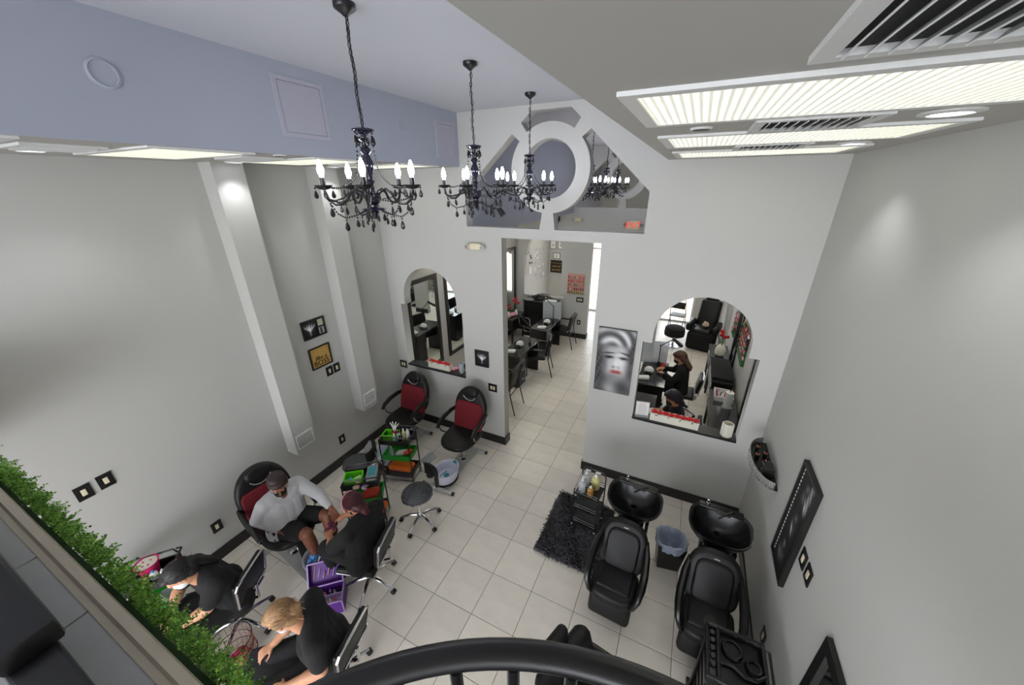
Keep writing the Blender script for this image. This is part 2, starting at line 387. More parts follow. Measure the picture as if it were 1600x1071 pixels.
# ------------------------------------------------------------------ ceiling fixtures
def troffer(x0, x1, y0, y1, z, lab, LM=LENSM):
    t = thing('fluorescent_troffer', lab, 'ceiling light', ((x0+x1)/2, (y0+y1)/2, z), group='fluorescent troffers'); a, b = (x1-x0)/2, (y1-y0)/2
    f_ = MB(); w_ = .045
    f_.b2(-a, a, -b, -b+w_, -.0115, 0).b2(-a, a, b-w_, b, -.0115, 0).b2(-a, -a+w_, -b+w_, b-w_, -.0115, 0).b2(a-w_, a, -b+w_, b-w_, -.0115, 0).o('frame', WTRIM, t)
    MB().b2(-a+w_, a-w_, -b+w_, b-w_, -.006, -.001).o('lens', LM, t, smooth=False)
    r = MB(); n = int((2*a-2*w_)/.024)
    for i in range(n):
        x = -a+w_+(i+.5)*(2*a-2*w_)/n; r.b2(x-.0045, x+.0045, -b+w_, b-w_, -.0105, -.0055)
    r.o('lens_ribs', RIBM, t, smooth=False)
    return t
for i, y in enumerate((.08, 1.14, 2.2)):
    troffer(2.5, 3.66, y-.32, y+.32, ZS, 'long fluorescent troffer in right ceiling, '+('nearest the camera', 'the middle one', 'nearest the partition wall')[i])
for i, y in enumerate((-.96, .1, 1.17, 2.23)):
    troffer(-1.1, -.1, y-.3, y+.3, ZS, 'fluorescent troffer in left ceiling, '+('cut off by the left photo edge', 'left of the first pilaster', 'between the two pilasters', 'nearest the partition wall')[i])
for i, (x, y) in enumerate(((-.8, 4.4), (-.8, 6.4), (3.1, 4.4), (3.1, 6.4), (-.8, 9.2), (3.1, 9.2))):  # troffers out of view, added to brighten the back room
    t = troffer(x-.6, x+.6, y-.3, y+.3, ZB, 'troffer added in the unseen back room ceiling for brightness, '+('left front', 'left rear', 'right front', 'right rear', 'left by the street', 'right by the street')[i], LENSB)
def vent(x, y, sx, sy, n, lab):
    t = thing('air_vent', lab, 'vent', (x, y, ZS), group='ceiling vents'); a, b = sx/2, sy/2; w_ = .035
    MB().b2(-a, a, -b, -b+w_, -.014, 0).b2(-a, a, b-w_, b, -.014, 0).b2(-a, -a+w_, -b+w_, b-w_, -.014, 0).b2(a-w_, a, -b+w_, b-w_, -.014, 0).o('frame', WTRIM, t)
    MB().b2(-a+w_, a-w_, -b+w_, b-w_, -.002, 0).o('duct', VOID, t)
    me = MB().box((0, 0, -.01), (.003, sy-2*w_, .018), Euler((0, R(40), 0)).to_matrix()).mesh('slat', WTRIM, False)
    for i in range(n): inst('slat', me, t, (-a+w_+(i+.5)*(sx-2*w_)/n, 0, -.002))
vent(3.12, -.57, .46, .42, 12, 'large louvred air vent in right ceiling at top right corner')
vent(3.09, .62, .4, .36, 11, 'louvred air vent between the two nearer right troffers'); vent(3.09, 1.69, .4, .36, 11, 'louvred air vent between the two farther right troffers')
vent(-.6, -.42, .36, .34, 9, 'louvred air vent in left ceiling beside the leftmost downlight'); vent(-.6, .66, .36, .34, 9, 'louvred air vent in left ceiling above nearer pilaster'); vent(-.6, 1.72, .36, .34, 9, 'louvred air vent in left ceiling above farther pilaster')
def downlight(x, y, lab):
    t = thing('downlight', lab, 'ceiling light', (x, y, ZS), group='recessed downlights')
    MB().lathe([(.055, -.001), (.06, -.01), (.085, -.006), (.085, 0)], 28).o('trim_ring', WTRIM, t)
    MB().cyl((0, 0, -.004), (0, 0, -.001), .056, n=28).o('glow_disc', DLM, t)
    l = bpy.data.lights.new('downlight_lamp', 'SPOT'); l.energy = DOWN; l.spot_size = R(110); l.spot_blend = .8; l.color = (.93, .96, 1); l.shadow_soft_size = .03
    lo = bpy.data.objects.new('lamp', l); COL.objects.link(lo); lo.parent = t; lo.location = (0, 0, -.05)
for x, y, l in ((3.48, .6, 'round recessed downlight beside right wall, nearer one'), (3.53, 1.77, 'round recessed downlight beside right wall, farther one'), (-1.0, -.41, 'round recessed downlight at far left of photo'), (-1.2, .88, 'round recessed downlight above nearer pilaster'), (-1.2, 1.98, 'round recessed downlight above farther pilaster')): downlight(x, y, l)
for x, y, l in ((2.7, .61, 'small dark round ceiling speaker between right troffers'), (-.14, .6, 'small dark round ceiling speaker at left soffit edge')):
    t = thing('ceiling_speaker', l, 'speaker', (x, y, ZS), group='ceiling speakers'); MB().lathe([(.035, -.008), (.042, -.008), (.045, 0)], 20).o('ring', WTRIM, t); MB().cyl((0, 0, -.009), (0, 0, -.006), .036, n=20).o('mesh_cone', DGREY, t)
# covers on the left soffit face
def wallx(name, lab, cat, x, y, z, grp=None): return thing(name, lab, cat, (x, y, z), 0, grp)
def disc(y, z, r, lab):
    t = wallx('round_cover', lab, 'cover', XA, y, z, 'round covers on the left soffit')
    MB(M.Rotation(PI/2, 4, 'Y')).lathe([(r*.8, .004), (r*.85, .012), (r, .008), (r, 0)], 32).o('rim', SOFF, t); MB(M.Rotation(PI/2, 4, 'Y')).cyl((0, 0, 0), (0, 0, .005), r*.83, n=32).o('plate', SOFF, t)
disc(-.29, 4.46, .066, 'large round flush cover on left soffit face'); disc(1.88, 4.48, .036, 'small round flush cover on left soffit face near partition')
def panel(y0, y1, z0, z1, lab):
    t = wallx('access_panel', lab, 'panel', XA, (y0+y1)/2, z0, 'access panels'); a = (y1-y0)/2; h = z1-z0; pm = mat('panel_paint', (172, 171, 182), .6, var=.01)
    MB().b2(0, .008, -a, a, 0, .03).b2(0, .008, -a, a, h-.03, h).b2(0, .008, -a, -a+.03, .03, h-.03).b2(0, .008, a-.03, a, .03, h-.03).o('frame', pm, t)
    MB().b2(0, .005, -a+.034, a-.034, .034, h-.034).o('door_leaf', pm, t)
panel(.61, 1.02, 4.27, 4.655, 'large square access panel on left soffit face'); panel(2.46, 2.84, 4.235, 4.61, 'square access panel on left soffit face at partition corner')
# ------------------------------------------------------------------ mezzanine edge: tiled ledge, moulding, hedge, rails
ZL = 3.02
ld = st(MB().b2(XL, 2.16, -1.72, -1.325, 2.25, ZL-.012).o('ledge_wall', WALL), 'mezzanine parapet with grey tiled top')
me = MB().rbox((0, 0, -.006), (.312, .372, .012), .002, 1).mesh('ledge_tile', STONE)
for i in range(12): inst('ledge_tile', me, ld, (XL+.16+i*.3165, -1.525, ZL))
b = MB()
b.prism([(-1.345, ZL-.06), (-1.302, ZL-.06), (-1.302, ZL-.028), (-1.306, ZL-.012), (-1.308, ZL+.004), (-1.326, ZL+.008), (-1.332, ZL+.002), (-1.345, ZL+.002)], XL, 2.16, 'x')
b.o('moulding', MOULD, ld)
st(MB().b2(XL, 2.16, -5, -1.72, 2.2, 2.3).b2(2.16, XR, -5, -1.8, 2.2, 2.3).o('floor_mezzanine', STONE), 'mezzanine floor slab')
hg = thing('boxwood_hedge', 'bright green artificial boxwood hedge strip along the tiled ledge', 'hedge', (0, -1.296, 2.7))
MB().b2(XL, 2.2, -.003, .008, .04, .26).o('backing', mat('hedge_backing', (34, 58, 24), .9, var=.2), hg)
def leaf_mat():
    m = mat('boxwood_leaf', (96, 156, 52), .55, var=.0); nt = m.node_tree; N = nt.nodes; L = nt.links; b_ = N['Principled BSDF']
    gi = N.new('ShaderNodeNewGeometry'); cr = N.new('ShaderNodeValToRGB'); e = cr.color_ramp.elements
    e[0].color = (*lin((.3, .46, .15)), 1); e[1].color = (*lin((.66, .85, .34)), 1); e.new(.5).color = (*lin((.46, .68, .24)), 1)
    L.new(gi.outputs['Random Per Island'], cr.inputs[0]); L.new(cr.outputs[0], b_.inputs['Base Color']); return m
b = MB(); rr = random.Random(3)
for cx in range(1500):
    x = rr.uniform(XL, 2.24) if cx < 160 else rr.uniform(.3, 2.24); base = V((x, rr.uniform(.004, .03), rr.uniform(.12, .335)))
    d = V((rr.gauss(0, .5), rr.uniform(.35, 1), rr.gauss(.35, .5))).normalized(); ln = rr.uniform(.02, .045)
    for k in range(15):
        t = (k+1)/15; p = base+d*ln*t; x_, y_, _ = frame(d); an = k*2.4
        ld_ = (x_*math.cos(an)+y_*math.sin(an)+d*.7).normalized(); sz = rr.uniform(.006, .0095)
        s1 = ld_.cross(d).normalized()*sz*.42; nn = s1.cross(ld_).normalized()
        b.add([p, p+ld_*sz*.5+s1+nn*.0008, p+ld_*sz, p+ld_*sz*.5-s1+nn*.0008], [(0, 1, 2), (0, 2, 3)])
q = b.o('foliage', leaf_mat(), hg, smooth=False); q['kind'] = 'stuff'
pr = thing('parapet_rail', 'thick blurred black metal rail with block end above tiled ledge', 'railing', (1.2, -1.43, ZL))
MB().rbox((.04, .005, .155), (1.13, .08, .05), .008).o('rail_cap', BLKM, pr)
MB().rbox((.17, .0, .0655), (1.36, .064, .13), .006).o('rail_body', BLKM, pr)
cr_ = thing('curved_railing', 'curved black metal handrail with round balusters in the foreground', 'railing', (2.872, -1.731, 2.2))
RC = .766
MB().tube([V((RC*math.cos(R(t)), RC*math.sin(R(t)), .9)) for t in range(150, -22, -3)], .0255, 14, flat=.83).o('handrail', BLKM, cr_)
MB().tube([V((RC*math.cos(R(t)), RC*math.sin(R(t)), .04)) for t in range(150, -22, -4)], .018, 8).o('bottom_rail', BLKM, cr_)
bal = MB().cyl((0, 0, .05), (0, 0, .885), .0125, n=12).mesh('baluster', BLKM)
for i in range(19):
    t = R(138.5-8.35*i); inst('baluster', bal, cr_, ((RC-.012)*math.cos(t), (RC-.012)*math.sin(t), 0))
MB().prism([(V((.84*math.cos(R(t)), .84*math.sin(R(t)))).x, .84*math.sin(R(t))) for t in range(160, -30, -6)]+[(.7, -.5), (-.8, -.5)], -.09, .02, 'z').o('landing_slab', DGREY, cr_)

# ------------------------------------------------------------------ chandeliers
def chandelier(detail=True):
    c = thing('chandelier', 'black chandelier', 'chandelier', (0, 0, 0), 0, 'black bead chandeliers')
    MB().lathe([(.0, ZH-.055), (.012, ZH-.05), (.02, ZH-.042), (.05, ZH-.022), (.052, ZH-.018), (.052, ZH), (0, ZH)], 20).o('canopy', BLKM, c)
    MB().cyl((0, 0, 4.22), (0, 0, ZH-.05), .003, n=6).o('cord', BLKM, c)
    ch = MB(); z = 4.225; k = 0
    while z < ZH-.06:
        pts = []
        for t in range(0, 360, 45):
            a, h = .009*math.cos(R(t)), .0175*math.sin(R(t)); pts.append(V((a, 0, h)) if k % 2 else V((0, a, h)))
        ch.tube([p+V((.004*math.sin(z*30), 0, z+.016)) for p in pts], .0026, 5, True); z += .028; k += 1
    ch.o('chain', BLKM, c)
    MB().lathe([(.0, 4.225), (.012, 4.222), (.044, 4.212), (.046, 4.204), (.03, 4.196), (.012, 4.186), (.011, 4.17), (.024, 4.162), (.012, 4.152), (.012, 4.13), (.02, 4.12), (.022, 4.105), (.013, 4.09), (.018, 4.07), (.026, 4.045), (.024, 4.02), (.012, 3.985), (.012, 3.965), (.02, 3.955), (.012, 3.94), (.012, 3.905), (.03, 3.9), (.036, 3.87), (.03, 3.845), (.016, 3.83), (.016, 3.82), (.05, 3.812), (.052, 3.803), (.02, 3.795), (.012, 3.775), (.004, 3.755), (0, 3.75)], 16, sx=1.3, sy=1.3).o('stem', mat('black_glass', (24, 22, 40), .12, var=.1, spec=.8), c)
    arm = MB().tube([(.02, 0, 3.86), (.05, 0, 3.9), (.085, 0, 3.915), (.115, 0, 3.895), (.135, 0, 3.86), (.165, 0, 3.838), (.2, 0, 3.838), (.232, 0, 3.865), (.245, 0, 3.91)], .0078, 8).mesh('arm', BLKM)
    bob = MB().lathe([(.004, 3.912), (.03, 3.918), (.045, 3.932), (.046, 3.937), (.03, 3.93), (.012, 3.928), (.0125, 3.975), (0, 3.975)], 16).mesh('drip_pan', BLKM)
    bulb = MB().lathe([(.009, 3.972), (.012, 3.985), (.0165, 4.0), (.017, 4.012), (.013, 4.035), (.006, 4.055), (0, 4.062)], 12).mesh('bulb', BULB)
    def drop(l, r): return MB().ell((0, 0, -.008), .0055, 6, 5).lathe([(0, -.016), (.002, -.02), (r*.6, -.03), (r, -.02-l*.62), (r*.8, -.02-l*.85), (0, -.02-l)], 8, sy=.55).mesh('crystal_drop', PLAST)
    dA, dB = drop(.042, .0115), drop(.05, .0135)
    def beads(pts, n, r=.0052):
        m_ = MB()
        for i in range(n):
            t = i/(n-1)*(len(pts)-1); k = min(int(t), len(pts)-2); p = V(pts[k]).lerp(V(pts[k+1]), t-k); m_.ell(p, (r, r, r*1.25), 6, 4)
        return m_
    sw = beads([(.245, 0, 3.905), (.228, 0, 3.845), (.2, 0, 3.79), (.16, 0, 3.765), (.11, 0, 3.775), (.07, 0, 3.79), (.045, 0, 3.803)], 24).mesh('bead_swag', PLAST)
    up_ = beads([(.044, 0, 4.2), (.046, 0, 4.1), (.055, 0, 4.02), (.08, 0, 3.97), (.12, 0, 3.935), (.17, 0, 3.92), (.215, 0, 3.925)], 26).mesh('bead_swag', PLAST)
    c5 = 2*PI/5; e = (.245*math.cos(c5), .245*math.sin(c5))
    rim = beads([(.245, 0, 3.9), (.235, .06, 3.865), (.2, .13, 3.853), (.14, .2, 3.865), (e[0], e[1], 3.9)], 26, .0047).mesh('bead_swag', PLAST)
    for i in range(5):
        a = c5*i+.35; rot = (0, 0, a); ca, sa = math.cos(a), math.sin(a)
        inst('arm', arm, c, rot=rot); inst('bead_swag', sw, c, rot=rot); inst('bead_swag', rim, c, rot=rot)
        if i % 2 == 0 or i == 3: inst('bead_swag', up_, c, rot=rot)
        q_ = inst('drip_pan', bob, c, (.245*ca, .245*sa, 0)); inst('bulb', bulb, c, (.245*ca, .245*sa, 0))
        for dr, da in ((.043, 0), (.043, 1.6), (.043, -1.6), (.043, 3.14)): inst('crystal_drop', dA, q_, (dr*math.cos(a+da), dr*math.sin(a+da), 3.93), (0, 0, a+da))
        for rr_, z_, o_, m_ in ((.16, 3.762, 0, dB), (.1, 3.772, 0, dA), (.2, 3.848, .62, dA), (.052, 3.8, .5, dA), (.045, 4.2, .3, dB), (.225, 3.84, 0, dB)):
            inst('crystal_drop', m_, c, (rr_*math.cos(a+o_), rr_*math.sin(a+o_), z_), (0, 0, a+o_))
    return c
c1 = chandelier(); c1.location = (1.045, .29, 0); c1['label'] = 'black beaded chandelier with candle bulbs, largest and nearest the camera'
for (x, y), a, l in (((1.105, 1.34), .9, 'black beaded chandelier in the middle of the row of three'), ((1.12, 2.4), .35, 'black beaded chandelier in front of the ring cut-out'), ((1.13, 4.85), .2, 'black beaded chandelier half hidden behind the ring'), ((1.13, 5.95), 0, 'black beaded chandelier seen right of the ring, nearer of two'), ((1.13, 7.0), .6, 'black beaded chandelier seen right of the ring, farther of two')): dup(c1, (x, y, 0), a, l)

# ------------------------------------------------------------------ wall decor and plates
def YW(o): return o       # things on the end wall: built with local -y pointing into the room
def frame_box(b, w_, h_, bw, d, ax='y'):
    for x0, x1, z0, z1 in ((-w_/2, w_/2, 0, bw), (-w_/2, w_/2, h_-bw, h_), (-w_/2, -w_/2+bw, bw, h_-bw), (w_/2-bw, w_/2, bw, h_-bw)): b.b2(x0, x1, -d, 0, z0, z1)
    return b
RL, RR_ = -PI/2, PI/2      # rotation for things on the left / right wall (local -y points into the room)
RL, RR_ = PI/2, -PI/2
TX = lambda x, z, y=-.02: M.Translation((x, y, z)) @ M.Rotation(PI/2, 4, 'X')
def plate_at(loc, rz, gangs, lab, kind='switch'):
    w_ = .07+.047*(gangs-1); t = thing('wall_plate', lab, kind, loc, rz, 'black wall plates with ivory inserts')
    frame_box(MB(), w_+.03, .135, .022, .008).o('surround', BLK, t); MB().b2(-w_/2+.008, w_/2-.008, -.006, 0, .02, .115).o('face', BLK, t)
    for i in range(gangs):
        x = (i-(gangs-1)/2)*.047; MB().rbox((x, -.007, .0675), (.032, .008, .06), .002, 1).o('insert', IVORY, t)
    return t
E_ = YE-.001
plate_at((-1.455, E_, 1.01), 0, 2, 'double wall plate left of the left arched opening'); plate_at((.316, E_, .965), 0, 2, 'double wall plate below the small flower picture')
lw = XL+.001
for y, z, l, k in ((1.57, 1.49, 'single wall plate under gold sign, left one', 'switch'), (1.69, 1.49, 'single wall plate under gold sign, right one', 'switch'), (1.515, .35, 'outlet plate low between the pilasters', 'outlet'), (-.2, .36, 'outlet plate low on left wall behind occupied pedicure chair', 'outlet'), (-.88, 1.5, 'wall plate above hedge at far left, lower one', 'switch'), (-.74, 1.51, 'wall plate above hedge at far left, upper one', 'outlet')): plate_at((lw, y, z), RL, 1, l, k)
rw = XR-.001
for y, z, l, k in ((1.1, 1.395, 'wall plate under film strip frame, upper one', 'switch'), (.965, 1.4, 'wall plate under film strip frame, lower one', 'outlet'), (1.17, .35, 'outlet plate low on right wall by black trolley', 'outlet')): plate_at((rw, y, z), RR_, 1, l, k)
def ell2(b, x, z, a, c, y, n=20, rot=0):
    pts = [(x+a*math.cos(t)*math.cos(rot)-c*math.sin(t)*math.sin(rot), z+a*math.cos(t)*math.sin(rot)+c*math.sin(t)*math.cos(rot)) for t in [2*PI*i/n for i in range(n)]]
    return b.prism(pts, y, y+.0012, 'y')
PG = [mat('print_grey_%d' % i, (v, v, v), .6, var=.12, scale=14) for i, v in enumerate((18, 50, 92, 140, 186, 222))]
# flat prints: colours painted on a fine grid
def paint_mat():
    if 'paint' in MATS: return MATS['paint']
    m = bpy.data.materials.new('painted_print'); m.use_nodes = True; N = m.node_tree.nodes; b_ = N['Principled BSDF']; b_.inputs['Roughness'].default_value = .6
    at = N.new('ShaderNodeVertexColor'); at.layer_name = 'paint'; m.node_tree.links.new(at.outputs[0], b_.inputs['Base Color']); MATS['paint'] = m; return m
def art(name, t, x0, x1, z0, z1, y, fn, nx=48, nz=90):
    vs = []; fs = []; cs = []
    for j in range(nz+1):
        for i in range(nx+1):
            u, v = i/nx, j/nz; vs.append((x0+(x1-x0)*u, y, z0+(z1-z0)*v)); c = fn(u, v)
            if not isinstance(c, tuple): c = (c, c, c)
            cs += [*lin(tuple(min(1, max(0, k)) for k in c)), 1]
    for j in range(nz):
        for i in range(nx): a_ = j*(nx+1)+i; fs.append((a_, a_+1, a_+nx+2, a_+nx+1))
    me = bpy.data.meshes.new(name); me.from_pydata(vs, [], fs); ca_ = me.color_attributes.new('paint', 'FLOAT_COLOR', 'POINT'); ca_.data.foreach_set('color', cs); me.materials.append(paint_mat())
    o = bpy.data.objects.new(name, me); COL.objects.link(o); o.parent = t; return o
def gs(u, v, cx, cz, a, c, rot=0, p=2):
    du, dv = u-cx, v-cz; k, l = du*math.cos(rot)+dv*math.sin(rot), -du*math.sin(rot)+dv*math.cos(rot); return math.exp(-((abs(k)/a)**p+(abs(l)/c)**p))
def face_fn(u, v):
    v2 = v*1.9                                    # canvas is 1 x 1.9
    d = .3+.12*math.sin(u*9+v2*5)*math.sin(v2*7-u*4)
    face = gs(u, v2, .54, .95, .33, .52, .06, 5); sh = .74+.16*gs(u, v2, .68, 1.0, .2, .36)+.12*gs(u, v2, .56, 1.42, .2, .12)-.22*gs(u, v2, .22, .9, .1, .5)-.16*gs(u, v2, .5, .52, .22, .1)
    for cx, cz, a, c, k, r in ((.36, 1.07, .11, .05, .42, .1), (.74, 1.08, .11, .05, .42, -.1), (.55, .86, .035, .12, -.1, 0), (.5, .8, .05, .035, .3, .3), (.63, .8, .045, .03, .22, -.3)): sh -= k*gs(u, v2, cx, cz, a, c, r)
    d = d*(1-face)+sh*face
    for cx, cz, a, c, r in ((.36, 1.2, .15, .025, .12), (.76, 1.23, .14, .025, -.2), (.36, 1.08, .1, .03, .05), (.74, 1.09, .1, .03, -.05)): d -= .5*gs(u, v2, cx, cz, a, c, r)
    for cx, cz in ((.36, 1.05), (.74, 1.06)): d += .25*gs(u, v2, cx+.03, cz-.01, .03, .014)
    neck = gs(u, v2, .55, .18, .3, .26, 0, 4)*(1-face); d += neck*(.2+.12*math.sin(u*6))
    top = gs(u, v2, .5, 1.66, .55, .24, 0, 6)*(1-face*.6); w1 = .5+.5*math.sin(22*math.hypot(u-.45, (v2-1.3)*.9)+5*u); d = d*(1-top)+top*(.28+.6*w1)
    side = max(gs(u, v2, .05, .7, .14, .6, 0, 4), gs(u, v2, 1.0, 1.3, .1, .4, 0, 4))*(1-face); d = d*(1-side)+side*(.12+.2*(.5+.5*math.sin(40*u+14*v2)*math.sin(30*v2)))
    lip = max(gs(u, v2, .57, .645, .15, .042, 0, 4), gs(u, v2, .52, .68, .07, .03), gs(u, v2, .63, .68, .07, .03)); ln = gs(u, v2, .57, .65, .12, .012)
    return (d*(1-lip)+lip*(.7-.4*ln), d*(1-lip)+lip*(.2+.2*ln), d*(1-lip)+lip*(.18+.2*ln))
t = thing('portrait_canvas', 'tall black and white painted portrait canvas of a face with red lips', 'painting', (2.105, E_, 1.425), 0)
MB().b2(-.228, .228, -.03, 0, 0, .885).o('canvas', PG[1], t); art('painted_face', t, -.228, .228, 0, .885, -.0305, face_fn, 60, 112)
# small flower picture
t = thing('flower_picture', 'small black framed picture of a white flower', 'picture', (.148, E_, 1.375), 0)
frame_box(MB(), .235, .265, .03, .025).o('frame', BLK, t); MB().b2(-.09, .09, -.008, 0, .03, .235).o('print', PG[0], t)
def flower_fn(u, v):
    d = .05+.08*v
    for cx, r, k in ((.22, .8, .75), (.38, .4, .8), (.5, 0, .9), (.64, -.4, .75), (.8, -.8, .7)): d += k*gs(u, v, cx, .6, .07, .24, r, 3)*(.8+.2*math.sin(u*40))
    return d+.5*gs(u, v, .48, .2, .08, .2)
art('printed_flower', t, -.0885, .0885, .0315, .2335, -.009, flower_fn, 24, 28)
# collage frame and gold sign on the left wall
t = thing('collage_frame', 'black collage frame with three monochrome photos on left wall', 'picture', (lw, 1.485, 2.105), RL)
frame_box(MB(), .335, .25, .022, .022).b2(.04, .058, -.02, 0, .022, .228).b2(.058, .146, -.02, 0, .118, .134).o('frame', BLK, t)
MB().b2(-.146, .04, -.006, 0, .022, .228).o('photo', PG[0], t); MB().b2(.058, .146, -.006, 0, .022, .118).o('photo', PG[3], t); MB().b2(.058, .146, -.006, 0, .134, .228).o('photo', mat('cream_photo', (210, 204, 176), .6, var=.06), t)
art('printed_flower', t, -.145, .039, .023, .227, -.0065, flower_fn, 24, 26)
art('printed_figure', t, .059, .145, .023, .117, -.0065, lambda u, v: .7-.6*gs(u, v, .5, .35, .16, .4, 0, 4)-.5*gs(u, v, .5, .8, .12, .12), 14, 14)
t = thing('gold_sign', 'gold square sign with black script reading like a boss', 'sign', (lw, 1.488, 1.672), RL)
frame_box(MB(), .315, .3, .016, .02).o('frame', BLK, t); MB().b2(-.142, .142, -.006, 0, .016, .284).o('board', GOLD, t)
text('lettering', 'like a', .085, BLK, t, TX(0, .135, -.008), .0015, shear=.35); text('lettering', 'BOSS', .1, BLK, t, TX(0, .062, -.008), .002)
# film strip frame on the right wall
t = thing('film_strip_frame', 'large black film strip picture frame on right wall', 'picture', (rw, 1.39, 1.005), RR_)
frame_box(MB(), .385, .965, .022, .035).o('frame', BLK, t); MB().b2(-.17, .17, -.02, 0, .022, .943).o('board', PG[0], t)
me = MB().rbox((0, -.0215, 0), (.013, .003, .02), .004, 1).mesh('sprocket_hole', PG[5])
for sgn in (-1, 1):
    for k in range(24): inst('sprocket_hole', me, t, (sgn*.145, 0, .06+k*.0366))
def film_fn(u, v):
    k = v*3 % 1; i = int(min(2.999, v*3)); d = .07
    d += .55*gs(u, k, .45+.1*i-.1*(i == 2), .72, .12, .12)+.5*gs(u, k, .5, .4, .2, .2, .4+i)+.4*gs(u, k, .25+.25*i, .3, .08, .25, .7)-.3*gs(u, k, .52, .5, .1, .16)
    if i == 2: d += .6*gs(u, k, .85, .6, .14, .5, 0, 6)
    return d*(.75+.25*math.sin(u*30+k*18))
art('printed_film_frames', t, -.125, .125, .04, .925, -.0205, film_fn, 30, 90)
# curved wall shelf with bottles
t = thing('crescent_shelf', 'black crescent wall shelf with studded silver rim', 'shelf', (XR, 2.33, 1.3), 0)
CY = [(-.0, -.37)]+[(-.19*math.sin(R(k*6))**.8*1.0, -.37*math.cos(R(k*6))) for k in range(1, 30)]+[(0, .37)]
MB().prism(CY, .0, .018).prism([(p*.97, q_*.97) for p, q_ in CY], .018, .022).o('shelf_board', BLK, t)
b = MB()
for k in range(1, len(CY)-1):
    for r_ in range(4): b.ell((CY[k][0]-.006, CY[k][1], .004+r_*.022), (.006, .011, .009), 6, 5)
for k in range(1, len(CY)-2): (x0, y0), (x1, y1) = CY[k], CY[k+1]; b.add([(x0, y0, -.01), (x1, y1, -.01), (x1, y1, .085), (x0, y0, .085)], [(0, 1, 2, 3)])
b.o('studded_rim', mat('crystal_studs', (196, 194, 190), .2, .6, var=.25, scale=90), t)
q = thing('black_gift_box', 'small black box with tiny emblem standing on crescent shelf', 'box', (XR-.075, 2.14, 1.322)); MB().rbox((0, 0, .055), (.09, .13, .11), .004, 1).o('carton', BLK, q); MB().ell((-.046, 0, .06), (.002, .012, .012), 10, 6).o('emblem', SILV, q)
for i, (dx, dy) in enumerate(((.11, 2.5), (.055, 2.41), (.13, 2.36), (.06, 2.27))):
    q = thing('polish_bottle', 'black nail polish bottle with rose gold collar on crescent shelf, '+('nearest the partition wall', 'second from partition wall', 'at the rim', 'beside the small box')[i], 'bottle', (XR-dx, dy, 1.322), group='bottles on the crescent shelf')
    MB().lathe([(.018, 0), (.02, .004), (.02, .05), (.011, .058), (0, .058)], 14).o('bottle_body', PLAST, q); MB().lathe([(.0125, .055), (.0185, .058), (.0185, .072), (.0125, .075)], 14).o('collar', ROSEG, q); MB().lathe([(.009, .075), (.01, .085), (.008, .11), (0, .112)], 12).o('cap', PLAST, q)
# wall mirror at the lower right corner
t = thing('station_mirror', 'tall black framed mirror on right wall at bottom right corner', 'mirror', (rw, -.12, .25), RR_)
frame_box(MB(), 1.24, 1.3, .07, .03).o('frame', BLK, t); MB().b2(-.55, .55, -.012, 0, .07, 1.23).o('mirror_glass', MIRR, t)
# emergency lights, exit sign, spots
def emerg(x, y, z, lab):
    t = thing('emergency_light', lab, 'emergency light', (x, y, z), 0, 'emergency lights'); MB().rbox((0, -.035, 0), (.17, .07, .085), .02).o('housing', IVORY, t)
    for sx in (-1, 1): q_ = MB().lathe([(.03, 0), (.036, .02), (.034, .045), (0, .045)], 14, ).o('lamp_head', IVORY, t, (sx*.105, -.045, -.005)); q_.rotation_euler = (PI/2, 0, sx*.3); MB().cyl((0, 0, .044), (0, 0, .048), .028, n=14).o('lens', GREY, q_)
emerg(.145, YE, 3.185, 'ivory twin head emergency light left of the doorway'); emerg(.12, YF, 3.15, 'ivory twin head emergency light on far partition wall')
t = thing('exit_sign', 'lit exit sign with red letters on far partition wall', 'exit sign', (1.44, YF, 2.96), 0)
MB().rbox((0, -.025, .1), (.3, .05, .2), .01).o('housing', IVORY, t)
text('lettering', 'EXIT', .17, mat('exit_red', (226, 40, 24), .5, var=0, emit=.9), t, TX(0, .1, -.052), .002)
for sx in (-1, 1): MB().ell((sx*.19, -.04, .1), (.035, .04, .04), 12, 8).o('lamp_head', GREY, t)
def spot(x, y, z, rz, lab):
    t = thing('spot_lamp', lab, 'spotlight', (x, y, z), rz, 'dark wall spotlights'); MB().b2(-.02, .02, -.02, 0, -.06, .06).o('bracket', DGREY, t)
    MB().tube([(0, -.02, 0), (0, -.12, 0), (0, -.15, -.03)], .008, 8).o('stem', DGREY, t); MB().cyl((0, -.13, 0), (0, -.2, -.09), .035, .045, 14).o('lamp_head', DGREY, t)
spot(-.01, 3.62, 3.62, RL, 'dark spotlight on back room soffit, nearer one'); spot(-.01, 4.75, 3.62, RL, 'dark spotlight on back room soffit, farther one'); spot(-.38, YF, 3.15, 0, 'dark spotlight on far partition wall below the ring')
